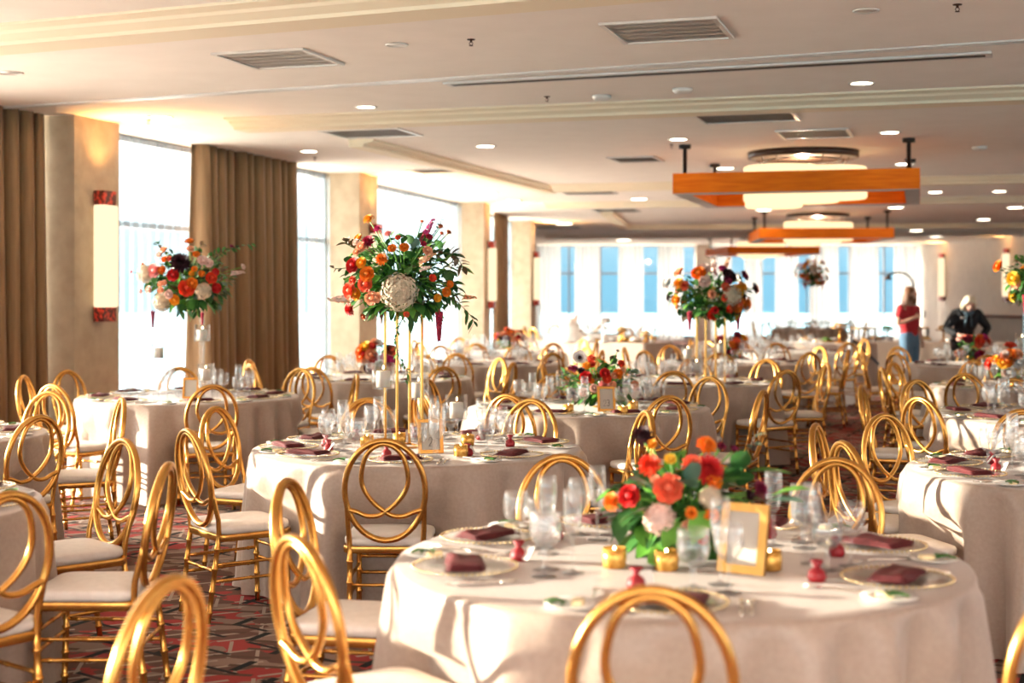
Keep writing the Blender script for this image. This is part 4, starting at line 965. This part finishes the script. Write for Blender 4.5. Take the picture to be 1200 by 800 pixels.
def skin_data(name, V, E, root, m, sub=1, extra=None, vox=None, smooth=2, grow=0.0):
    """grow a limb-and-torso surface along a skeleton; V: {key: (x,y,z,r[,r2])}"""
    keys = list(V); me = bpy.data.meshes.new(name+'_sk'); me.from_pydata([V[k][:3] for k in keys], [(keys.index(a), keys.index(b)) for a, b in E], [])
    o = bpy.data.objects.new(name+'_sk', me); COL.objects.link(o); o.modifiers.new('s', 'SKIN')
    if not me.skin_vertices: 
        with bpy.context.temp_override(object=o, active_object=o): bpy.ops.mesh.customdata_skin_add()
    for i, k in enumerate(keys):
        q = V[k]; d = me.skin_vertices[0].data[i]; d.radius = (q[3], q[4] if len(q) > 4 else q[3]); d.use_root = (k == root)
    sm = o.modifiers.new('u', 'SUBSURF'); sm.levels = sub; sm.render_levels = sub
    dg = bpy.context.evaluated_depsgraph_get(); dg.update(); out = bpy.data.meshes.new_from_object(o.evaluated_get(dg))
    bpy.data.objects.remove(o)
    if extra or vox:
        b = MB(); b.v = [tuple(v.co) for v in out.vertices]; b.f = [tuple(p.vertices) for p in out.polygons]; b.m = [0]*len(b.f); b.s = [True]*len(b.f)
        if extra: extra(b)
        t = bpy.data.objects.new('tmp', b.data('tmp', m)); COL.objects.link(t)
        if vox:
            rm = t.modifiers.new('r', 'REMESH'); rm.mode = 'VOXEL'; rm.voxel_size = vox; rm.use_smooth_shade = True
            s2 = t.modifiers.new('sm', 'SMOOTH'); s2.iterations = smooth; s2.factor = .5
        dg = bpy.context.evaluated_depsgraph_get(); dg.update(); out = bpy.data.meshes.new_from_object(t.evaluated_get(dg)); bpy.data.objects.remove(t)
    if grow:
        ns = [v.normal.copy() for v in out.vertices]
        for v, q in zip(out.vertices, ns): v.co += q*grow
    out.name = name; out.materials.clear(); out.materials.append(m)
    for p in out.polygons: p.use_smooth = True
    return out
def head_extra(c, f, up, s=1.0):
    """skull, jaw, nose, ears about centre c facing f"""
    c = Vector(c); f = Vector(f).normalized(); up = Vector(up).normalized(); sd = f.cross(up).normalized(); up = sd.cross(f)
    MT = Matrix((( sd.x, f.x, up.x, c.x), (sd.y, f.y, up.y, c.y), (sd.z, f.z, up.z, c.z), (0,0,0,1))) @ Matrix.Scale(s, 4)
    def ex(b):
        b.ball((0,-.008,.022), (.073,.092,.088), 16, 12, 0, MT); b.ball((0,.022,-.045), (.052,.060,.060), 14, 10, 0, MT); b.ball((0,.058,-.085), (.026,.024,.020), 10, 8, 0, MT)
        b.ball((0,.092,-.012), (.013,.020,.014), 8, 6, 0, MT); b.ball((0,.085,.010), (.009,.014,.026), 8, 6, 0, MT); b.ball((0,.080,-.052), (.026,.012,.010), 8, 6, 0, MT)
        for q in (-1, 1): b.ball((q*.074,-.008,-.004), (.010,.020,.032), 8, 8, 0, MT); b.ball((q*.030,.072,.034), (.022,.014,.010), 8, 6, 0, MT)
    return ex, MT
def face_bits(e, MT):
    for q in (-1, 1):
        b = MB(); b.ball((q*.030,.083,.014), (.012,.008,.007), 8, 6, 0, MT); b.build('eye', M['eye'], e)
    b = MB(); b.ball((0,.0905,-.052), (.022,.007,.006), 10, 6, 0, MT); b.build('mouth', M['lip'], e)
def hand(V, E, wrist, pal, key, d, side, n, curl=.35, r=.0095):
    """palm and five separate fingers: d along the fingers, side across the palm toward the thumb, n the palm normal"""
    d, side, n = Vector(d).normalized(), Vector(side).normalized(), Vector(n).normalized(); w = Vector(V[wrist][:3])
    V[key+'p'] = (*(w+d*.045), .030, .017); E.append((wrist, key+'p'))
    for i, (o, L) in enumerate(((.030,.068),(.010,.078),(-.010,.072),(-.029,.056))):
        a = w+d*.082+side*o; p1 = a+d*L*.5+n*L*.5*curl*.6; p2 = p1+d*L*.4*(1-curl)+n*L*.5*curl
        V[f'{key}{i}a'] = (*a, r); V[f'{key}{i}b'] = (*p1, r*.9); V[f'{key}{i}c'] = (*p2, r*.75)
        E += [(key+'p', f'{key}{i}a'), (f'{key}{i}a', f'{key}{i}b'), (f'{key}{i}b', f'{key}{i}c')]
    a = w+d*.03+side*.034; V[key+'ta'] = (*a, r*1.1); V[key+'tb'] = (*(a+d*.032+side*.022+n*.012), r); V[key+'tc'] = (*(a+d*.058+side*.026+n*.03), r*.8)
    E += [(key+'p', key+'ta'), (key+'ta', key+'tb'), (key+'tb', key+'tc')]
def person_man(loc, rz):
    e = empty('person', loc, rz, 'standing bearded person with long auburn hair, red t-shirt and blue jeans, one hand raised', 'person')
    # faces +y; x is his right-hand side (+x)
    V = {'pel': (0,0,.92,.145,.105), 'wst': (0,-.01,1.06,.135,.10), 'chs': (0,.0,1.25,.165,.115), 'upc': (0,-.015,1.37,.14,.09), 'nk': (0,-.02,1.46,.055), 'nk2': (0,.0,1.53,.052)}
    E = [('pel','wst'),('wst','chs'),('chs','upc'),('upc','nk'),('nk','nk2')]
    for s, q in ((1,'r'),(-1,'l')):
        V['hp'+q] = (s*.09,0,.86,.092); V['kn'+q] = (s*.105,.02+.02*s,.48,.060); V['ca'+q] = (s*.105,.0,.34,.055); V['an'+q] = (s*.11,-.01,.085,.040); V['hl'+q] = (s*.11,-.03,.045,.034); V['to'+q] = (s*.13,.15,.030,.030,.036)
        E += [('pel','hp'+q),('hp'+q,'kn'+q),('kn'+q,'ca'+q),('ca'+q,'an'+q),('an'+q,'hl'+q),('an'+q,'to'+q)]
        V['sh'+q] = (s*.185,-.02,1.375,.062)
        E.append(('upc','sh'+q))
    V['elr'] = (.29,-.02,1.12,.043); V['wrr'] = (.13,.185,1.235,.029); V['ell'] = (-.245,-.03,1.11,.043); V['wrl'] = (-.245,.06,.875,.028)
    E += [('shl','ell'),('ell','wrl'),('shr','elr'),('elr','wrr')]
    V2 = dict(V); E2 = list(E)
    hand(V2, E2, 'wrr', None, 'R', (-.75,.55,.25), (.1,.0,1), (-.2,-.9,.2), .6); hand(V2, E2, 'wrl', None, 'L', (.0,.10,-1), (.2,1,0), (1,0,0), .3)
    ex, MT = head_extra((0,.03,1.605), (-.55,1,-.05), (0,0,1))
    link(skin_data('body', V2, E2, 'pel', M['skin'], 1, ex, .008), 'body', e); face_bits(e, MT)
    g = lambda ks, k: {a: (*V[a][:3], *[q*k+.010 for q in V[a][3:]]) for a in ks}
    T = g(['wst','chs','upc','shl','shr'], 1.06); T['shl'] = (*V['shl'][:3], .070); T['shr'] = (*V['shr'][:3], .070); T['hem'] = (0,0,.84,.168,.135); T['ncl'] = (0,-.02,1.435,.075)
    for q, el in (('l','ell'),('r','elr')): T['sl'+q] = (*Vector(V['sh'+q][:3]).lerp(Vector(V[el][:3]), .62), .058)
    link(skin_data('t_shirt', T, [('hem','wst'),('wst','chs'),('chs','upc'),('upc','ncl'),('upc','shl'),('upc','shr'),('shl','sll'),('shr','slr')], 'chs', M['tshirt'], 2, grow=.015), 't_shirt', e)
    J = g(['pel','hpl','hpr','knl','knr','cal','car'], 1.04); J['wb'] = (0,-.005,1.05,.142,.110)
    for s, q in ((1,'r'),(-1,'l')): J['cu'+q] = (s*.11,-.01,.075,.062)
    link(skin_data('jeans', J, [('wb','pel'),('pel','hpl'),('pel','hpr'),('hpl','knl'),('hpr','knr'),('knl','cal'),('knr','car'),('cal','cul'),('car','cur')], 'pel', M['jeans'], 2, grow=.015), 'jeans', e)
    for s in (1,-1):
        b = MB(); b.ball((s*.12,.05,.040), (.052,.14,.045), 14, 8); b.build('shoe', M['shoe'], e)
    b = MB(); b.ball((0,-.022,.050), (.084,.092,.080), 16, 10, 0, MT)
    for k in range(15):
        a = PI*(k/14)+PI; x = .085*math.cos(a); y = -.02+.085*math.sin(a)*.9
        b.tube(spline([(x*.8,y*.8,.08),(x*1.08,y*1.02,.0),(x*1.12,y*1.1-.01,-.10),(x*1.15,y*1.1-.01,-.21-.03*math.sin(k))], 4), [.022]*5+[.024]*4+[.020]*3+[.006], 6, M=MT)
    b.build('hair', M['hair_r'], e)
    b = MB(); b.ball((0,.052,-.090), (.054,.050,.040), 16, 10, 0, MT); b.ball((0,.060,-.120), (.044,.038,.050), 14, 8, 0, MT)
    for q in (-1,1): b.ball((q*.05,.012,-.06), (.02,.04,.045), 10, 6, 0, MT)
    b.ball((0,.088,-.040), (.032,.010,.007), 10, 6, 0, MT); b.build('beard', M['hair_r'], e)
    return e
man = person_man((*P(1066,22.8).xy, 0), R_(-142))
cup = MB().lathe([(0,0),(.028,0),(.036,.09),(.034,.09),(.027,.006),(0,.005)], 18)
c_ = Matrix.Rotation(R_(-142), 3, 'Z') @ Vector((.040,.30,1.245)); p_ = P(1066,22.8)
tag(cup.build('paper_cup', M['china'], None, (p_.x+c_.x, p_.y+c_.y, c_.z)), 'white cup held by the bearded person in the red t-shirt', 'cup')
def person_woman(loc, rz):
    e = empty('person', loc, rz, 'person with pale blond hair, black top and blue scarf bending over the buffet', 'person')
    V = {'pel': (0,-.14,.90,.150,.115), 'wst': (0,-.06,1.05,.130,.10), 'chs': (0,.06,1.20,.150,.11), 'upc': (0,.13,1.29,.125,.085), 'nk': (0,.18,1.355,.050), 'nk2': (0,.225,1.405,.047)}
    E = [('pel','wst'),('wst','chs'),('chs','upc'),('upc','nk'),('nk','nk2')]
    for s, q in ((1,'r'),(-1,'l')):
        V['hp'+q] = (s*.09,-.13,.84,.092); V['kn'+q] = (s*.10,-.06,.46,.058); V['an'+q] = (s*.10,-.10,.08,.037); V['hl'+q] = (s*.10,-.12,.04,.032); V['to'+q] = (s*.115,.05,.028,.028,.034); V['sh'+q] = (s*.165,.11,1.29,.056)
        E += [('pel','hp'+q),('hp'+q,'kn'+q),('kn'+q,'an'+q),('an'+q,'hl'+q),('an'+q,'to'+q),('upc','sh'+q)]
    V['ell'] = (-.34,.10,1.07,.038); V['wrl'] = (-.20,.26,.95,.026); V['elr'] = (.33,.12,1.06,.038); V['wrr'] = (.16,.32,.97,.026)
    E += [('shl','ell'),('ell','wrl'),('shr','elr'),('elr','wrr')]; V2 = dict(V); E2 = list(E)
    hand(V2, E2, 'wrl', None, 'L', (.6,.5,-.55), (.3,.3,.8), (.5,-.3,-.6), .5); hand(V2, E2, 'wrr', None, 'R', (-.5,.5,-.6), (-.3,.3,.8), (-.5,-.3,-.6), .5)
    ex, MT = head_extra((0,.275,1.455), (.0,1,-.62), (0,.5,1), .98)
    link(skin_data('body', V2, E2, 'pel', M['skin2'], 1, ex, .008), 'body', e); face_bits(e, MT)
    g = lambda ks, k: {a: (*V[a][:3], *[q*k+.010 for q in V[a][3:]]) for a in ks}
    T = g(['pel','wst','chs','upc','shl','shr','ell','elr'], 1.06); T['shl'] = (*V['shl'][:3], .082); T['shr'] = (*V['shr'][:3], .082); T['hem'] = (0,-.15,.80,.160,.13); T['ncl'] = (0,.17,1.335,.066); T['cfl'] = (*Vector(V['ell'][:3]).lerp(Vector(V['wrl'][:3]), .85), .040); T['cfr'] = (*Vector(V['elr'][:3]).lerp(Vector(V['wrr'][:3]), .85), .040)
    link(skin_data('black_top', T, [('hem','pel'),('pel','wst'),('wst','chs'),('chs','upc'),('upc','ncl'),('upc','shl'),('upc','shr'),('shl','ell'),('shr','elr'),('ell','cfl'),('elr','cfr')], 'chs', M['jacket'], 2, grow=.015), 'black_top', e)
    J = g(['hpl','hpr','knl','knr'], 1.04); J['wb'] = (0,-.13,.88,.145,.115)
    for s, q in ((1,'r'),(-1,'l')): J['cu'+q] = (s*.10,-.10,.07,.056)
    link(skin_data('trousers', J, [('wb','hpl'),('wb','hpr'),('hpl','knl'),('hpr','knr'),('knl','cul'),('knr','cur')], 'wb', M['jacket'], 2, grow=.015), 'trousers', e)
    for s in (1,-1):
        b = MB(); b.ball((s*.107,-.03,.036), (.045,.125,.040), 14, 8); b.build('shoe', M['shoe'], e)
    b = MB(); b.ball((0,-.02,.045), (.088,.095,.085), 16, 10, 0, MT)
    for k in range(13):
        a = PI*(k/12)+PI; x = .085*math.cos(a); y = -.02+.085*math.sin(a)*.9
        b.tube(spline([(x*.8,y*.8,.09),(x*1.1,y*1.02,.0),(x*1.2,y*1.05,-.07),(x*1.1,y*.95,-.13)], 4), [.024]*5+[.026]*4+[.020]*3+[.008], 6, M=MT)
    for q in (-1,1): b.tube(spline([(q*.02,.07,.10),(q*.06,.075,.07),(q*.085,.04,.01),(q*.09,.02,-.08)], 4), [.014]*13, 6, M=MT)
    b.build('hair', M['hair_b'], e)
    b = MB(); b.tube([Vector((.075*math.cos(2*PI*k/16), .17+.07*math.sin(2*PI*k/16), 1.335-.03*math.sin(2*PI*k/16))) for k in range(16)], .026, 8, True)
    for q in (-1,1): b.tube(spline([(q*.03,.235,1.31),(q*.04,.225,1.22),(q*.055,.18,1.10)], 4), [.024]*9, 6, flat=.6)
    b.build('scarf', M['scarf'], e)
    b = MB(); b.box((.095,.245,1.235), (.07,.006,.03)); b.build('name_badge', M['paper'], e)
    return e
person_woman((*P(1131,22.6).xy, 0), R_(176))

# ------------------------------------------------------------------ buffet and cake tables
def buffet(name, p, q, depth, label, h=.78):
    p, q = Vector(p), Vector(q); t = q-p; L = t.length; a = math.atan2(t.y, t.x); c = (p+q)/2; n = 60; vs = []; fs = []
    # a boxed cloth with soft folds round a long table: outline walked as a rounded rectangle
    per = []; w, d = L/2, depth/2
    for k in range(n*2):
        s = k/(n*2)*4
        side = int(s); f = s-side
        per.append(((-w+2*w*f, -d) if side == 0 else (w, -d+2*d*f) if side == 1 else (w-2*w*f, d) if side == 2 else (-w, d-2*d*f)))
    m = len(per)
    for j, (z, fl) in enumerate(((h,-.012),(h-.008,0),(h-.03,.004),(h*.7,.010),(h*.35,.018),(.004,.024))):
        for i, (x, y) in enumerate(per):
            k = 1+(fl+(.014*math.sin(i*1.9)+.008*math.sin(i*.83))*(1-z/h))/max(.3, math.hypot(x, y)); vs.append((x*k, y*k, z))
    for j in range(5):
        for i in range(m): l = (i+1) % m; fs.append((j*m+i, (j+1)*m+i, (j+1)*m+l, j*m+l))
    fs.append(tuple(range(m)))
    b = MB(); b.add(vs, fs); o = b.build(name, M['cloth'], None, (c.x, c.y, 0), a); tag(o, label, 'tablecloth', 'long serving table cloths'); return c, a
BZ = .78
buffet('tablecloth', P(772,24.2).xy, P(640,25.6).xy, .85, 'long champagne cloth over the cake table left of centre')
buffet('tablecloth', (4.75,24.6), (5.95,23.8), .9, 'champagne cloth over the near end of the buffet')
buffet('tablecloth', (6.0,25.4), (8.6,24.6), .9, 'champagne cloth over the buffet behind the people')
def rest(px, d, z, ob, label, cat, group=None):
    p = P(px, d); ob.location = (p.x, p.y, z); return tag(ob, label, cat, group)
# cake
p = P(668,24.95); e = empty('tiered_cake', (p.x,p.y,BZ), .2, 'three-tiered white cake on the long table left of centre', 'cake')
b = MB(); b.lathe([(0,0),(.24,0),(.24,.012),(0,.012)], 32); b.build('cake_board', M['china'], e)
for r, z0, z1 in ((.215,.012,.15),(.165,.15,.29),(.115,.29,.42)):
    b = MB(); b.lathe([(0,z0),(r,z0),(r+.004,z0+.008),(r,z0+.02),(r,z1-.012),(r-.012,z1),(0,z1)], 36); b.build('cake_tier', M['icing'], e)
for k in range(7):
    a = k*1.1; put_bloom(e, 'rose', ('blush','white','peach')[k % 3], (.10*math.cos(a), .10*math.sin(a)-.05, .30+.02*(k % 3)+.09*(k > 4)), .035, (math.cos(a), math.sin(a)-.4, .6), k)
def pedestal(r, h, m, name='cake_stand'):
    b = MB(); b.lathe([(0,0),(r*.55,0),(r*.5,.012),(.018,.03),(.016,h-.03),(r*.4,h-.012),(r,h-.008),(r,h+.010),(r*.96,h+.004),(0,h+.003)], 30); return b
g = 'serving pieces on the long tables'
e = empty('cake_stand', (*P(707,24.4).xy, BZ), 0, 'tall white pedestal stand holding one small white cake', 'cake stand'); pedestal(.16,.34,0).build('pedestal', M['china'], e)
p = P(707,24.4); b = MB(); b.lathe([(0,0),(.13,0),(.13,.07),(.115,.085),(0,.088)], 28); tag(b.build('small_cake', M['icing'], None, (p.x,p.y,BZ+.345)), 'small white cake on the tall white pedestal', 'cake')
rr = random.Random(3)
def platter(px, d, r, label, food='foodgold', h=0.0):
    p = P(px, d); 
    if h:
        e = empty('cake_stand', (p.x,p.y,BZ), 0, 'footed stand under the '+label, 'cake stand', g); pedestal(r, h, 0).build('pedestal', M['gold'] if food == 'foodgold' else M['china'], e)
    else:
        b = MB(); b.lathe([(0,0),(r*.7,0),(r,.022),(r-.006,.026),(r*.68,.008),(0,.007)], 28); tag(b.build('serving_platter', M['china'] if rr.random() < .5 else M['mercury'], None, (p.x,p.y,BZ)), 'round platter under the '+label, 'platter', g)
    z = BZ+(h+.012 if h else .014); b = MB(); n = 16
    for k in range(n):
        a = k*2.4; q = r*.62*math.sqrt((k+.5)/n); b.ball((q*math.cos(a), q*math.sin(a), .02+.035*(1-k/n)), (.03,.026,.024), 8, 6)
    tag(b.build('pastry_heap' if food == 'foodgold' else 'salad_heap' if food == 'greens' else 'white_sweets_heap', M[food], None, (p.x,p.y,z)), label, 'food', 'heaped food on the long tables', 'stuff')
for i, (px, d, r, food, h, lab) in enumerate(((690,24.6,.12,'icing',0,'white sweets right of the tiered cake'),(728,24.5,.13,'foodgold',.18,'golden pastries right of the tall pedestal'),(744,24.4,.12,'icing',0,'white sweets near the cake table end'),(757,24.3,.11,'foodgold',.12,'golden pastries at the cake table end'),(652,25.3,.12,'icing',.16,'white sweets left of the tiered cake'),
        (945,24.5,.15,'foodgold',0,'golden bread at the near buffet end'),(968,24.35,.15,'greens',0,'green salad behind the pole'),(984,24.1,.16,'foodgold',.26,'golden pastries raised high on the near buffet'),(1000,24.0,.14,'icing',0,'white sweets beside the pole'),
        (1024,25.3,.16,'foodgold',0,'golden rolls left of the red t-shirt'),(1040,25.2,.14,'greens',.18,'green salad raised left of the red t-shirt'),(1084,24.95,.14,'foodgold',0,'golden rolls between the two people'),(1106,24.9,.14,'foodgold',.2,'golden pastries raised between the two people'),(1150,24.7,.14,'foodgold',0,'golden rolls right of the person in black'))):
    platter(px, d, r, lab, food, h)
for i, (px, d) in enumerate(((700,24.9),(718,24.85),(734,24.75),(764,24.3),(958,24.2),(976,24.5),(1012,25.4),(1112,24.75),(1120,24.75))):
    b = MB(); r = .05+.015*(i % 3); b.lathe([(0,0),(r*.6,0),(r,r*.9),(r*.97,r*.9),(r*.55,.01),(0,.008)], 20); p = P(px, d); o = b.build('serving_bowl', M['china'] if i % 2 else M['mercury'], None, (p.x,p.y,BZ)); tag(o, 'small %s bowl %s' % ('white' if i % 2 else 'gold', ('right of the cake','before the tall pedestal','beside the raised pastries','at the cake table corner','at the near buffet end','behind the near buffet salad','on the rear buffet, left','beside the person in black','nearest the person in black')[i]), 'bowl', g)
# chafing frames of dark wood on the buffet
for i, (px, d, w) in enumerate(((1012,24.9,.36),(1074,25.15,.36))):
    p = P(px, d); e = empty('riser_stand', (p.x,p.y,BZ), .3, 'dark wooden riser shelf on the buffet '+('beside the pole','behind the red t-shirt','left of the red t-shirt')[i], 'riser', 'buffet risers'); h = .22
    for sx in (-1,1):
        for sy in (-1,1): b = MB(); b.box((sx*w*.45, sy*.11, h/2), (.025,.025,h)); b.build('leg', M['redwood'] if False else M['bronze'], e)
    b = MB(); b.rbox((0,0,h+.012), (w,.28,.024), .02); b.build('shelf', M['gold_dark'], e)
# pole with belt, arc lamp, wall counter
e = empty('barrier_post', (*P(997,22.0).xy, 0), 0, 'slim grey barrier post with black belt before the buffet', 'barrier post')
b = MB(); b.lathe([(0,0),(.17,0),(.17,.012),(.06,.03),(.032,.04),(.032,.95),(.036,.955),(.036,.985),(0,.99)], 24); b.build('post', M['post'], e)
b = MB(); q = P(1030,22.4)-P(997,22.0); b.tube([(.03,0,.90),(q.x*.5,q.y*.5,.72),(q.x,q.y,.50)], .028, 6, flat=.15); b.build('belt', M['black'], e)
e = empty('arc_lamp', (*P(1071,26.0).xy, 0), 0, 'black arched lamp stand behind the person in the red t-shirt', 'lamp')
b = MB(); b.lathe([(0,0),(.16,0),(.16,.02),(.02,.03)], 24); b.build('base', M['black'], e)
b = MB(); b.tube(spline([(0,0,.02),(0,0,1.4),(-.02,0,1.82),(-.16,0,1.98),(-.34,0,2.0),(-.46,0,1.95)], 6), .018, 8); b.build('arched_pole', M['black'], e)
b = MB(); b.lathe([(.015,.06),(.03,.05),(.07,-.03),(.066,-.03),(.0,.03)], 18, (-.47,0,1.90)); b.build('lamp_shade', M['bronze'], e)
e = empty('bar_counter', (13.0,37.5,0), R_(-86), 'low pale counter standing along the right wall', 'counter')
b = MB(); b.rbox((0,0,.5), (4.5,.6,1.0), .03); b.build('counter_body', M['wall'], e); b = MB(); b.rbox((0,0,1.02), (4.6,.7,.04), .03); b.build('worktop', M['napkin'], e)
# ------------------------------------------------------------------ camera, sun, sky
cam = bpy.data.cameras.new('camera'); co = bpy.data.objects.new('camera', cam); COL.objects.link(co)
co.location = (0,0,CZ); co.rotation_euler = (R_(90),0,0); cam.lens = 50.0; cam.sensor_width = 36.0; cam.shift_y = -55/1200
cam.clip_start = .05; cam.clip_end = 800; cam.dof.use_dof = True; cam.dof.focus_distance = 7.6; cam.dof.aperture_fstop = 1.9
SC.camera = co
sl = bpy.data.lights.new('sun', 'SUN'); so = bpy.data.objects.new('sun', sl); COL.objects.link(so)
sl.energy = 9.0; sl.angle = R_(.9); sl.color = (1,.86,.68)
az = Vector((.965,-.20,0)).normalized(); el = R_(6.5); d = Vector((az.x*math.cos(el), az.y*math.cos(el), -math.sin(el)))
so.rotation_euler = d.to_track_quat('-Z', 'Y').to_euler(); so.location = (-20,8,9)
w = bpy.data.worlds.new('sky'); SC.world = w; w.use_nodes = True; nt = w.node_tree; nt.nodes.clear(); L = nt.links.new
tc = N(nt, 'ShaderNodeTexCoord'); sx = N(nt, 'ShaderNodeSeparateXYZ'); mr = N(nt, 'ShaderNodeMapRange'); cr = N(nt, 'ShaderNodeValToRGB'); bg = N(nt, 'ShaderNodeBackground'); out = N(nt, 'ShaderNodeOutputWorld')
L(tc.outputs['Generated'], sx.inputs[0]); L(sx.outputs[2], mr.inputs[0]); mr.inputs[1].default_value = -.1; mr.inputs[2].default_value = .3
L(mr.outputs[0], cr.inputs[0]); e_ = cr.color_ramp.elements
e_[0].position = .0; e_[0].color = (.20,.46,.62,1); e_[1].position = 1.0; e_[1].color = (1,.90,.80,1)
for p_, c_ in ((.28,(.28,.62,.82,1)), (.35,(.45,.76,.92,1)), (.42,(.95,.96,.96,1))): q = e_.new(p_); q.color = c_
m2 = N(nt, 'ShaderNodeMapRange', interpolation_type='SMOOTHSTEP'); L(sx.outputs[2], m2.inputs[0])
for k_, v_ in ((1,.025),(2,.36),(3,.50),(4,6.5)): m2.inputs[k_].default_value = v_
L(cr.outputs[0], bg.inputs[0]); L(m2.outputs[0], bg.inputs[1]); L(bg.outputs[0], out.inputs[0])
vs = SC.view_settings; vs.view_transform = 'Standard'; vs.look = 'None'; vs.gamma = 1; vs.exposure = 1.27; vs.use_curve_mapping = False
cy = SC.cycles; cy.transparent_max_bounces = 40; cy.max_bounces = 14; cy.diffuse_bounces = 5; cy.glossy_bounces = 4; cy.transmission_bounces = 12; cy.sample_clamp_indirect = 6; cy.caustics_reflective = False; cy.caustics_refractive = False
try: cy.use_denoising = True
except Exception: pass
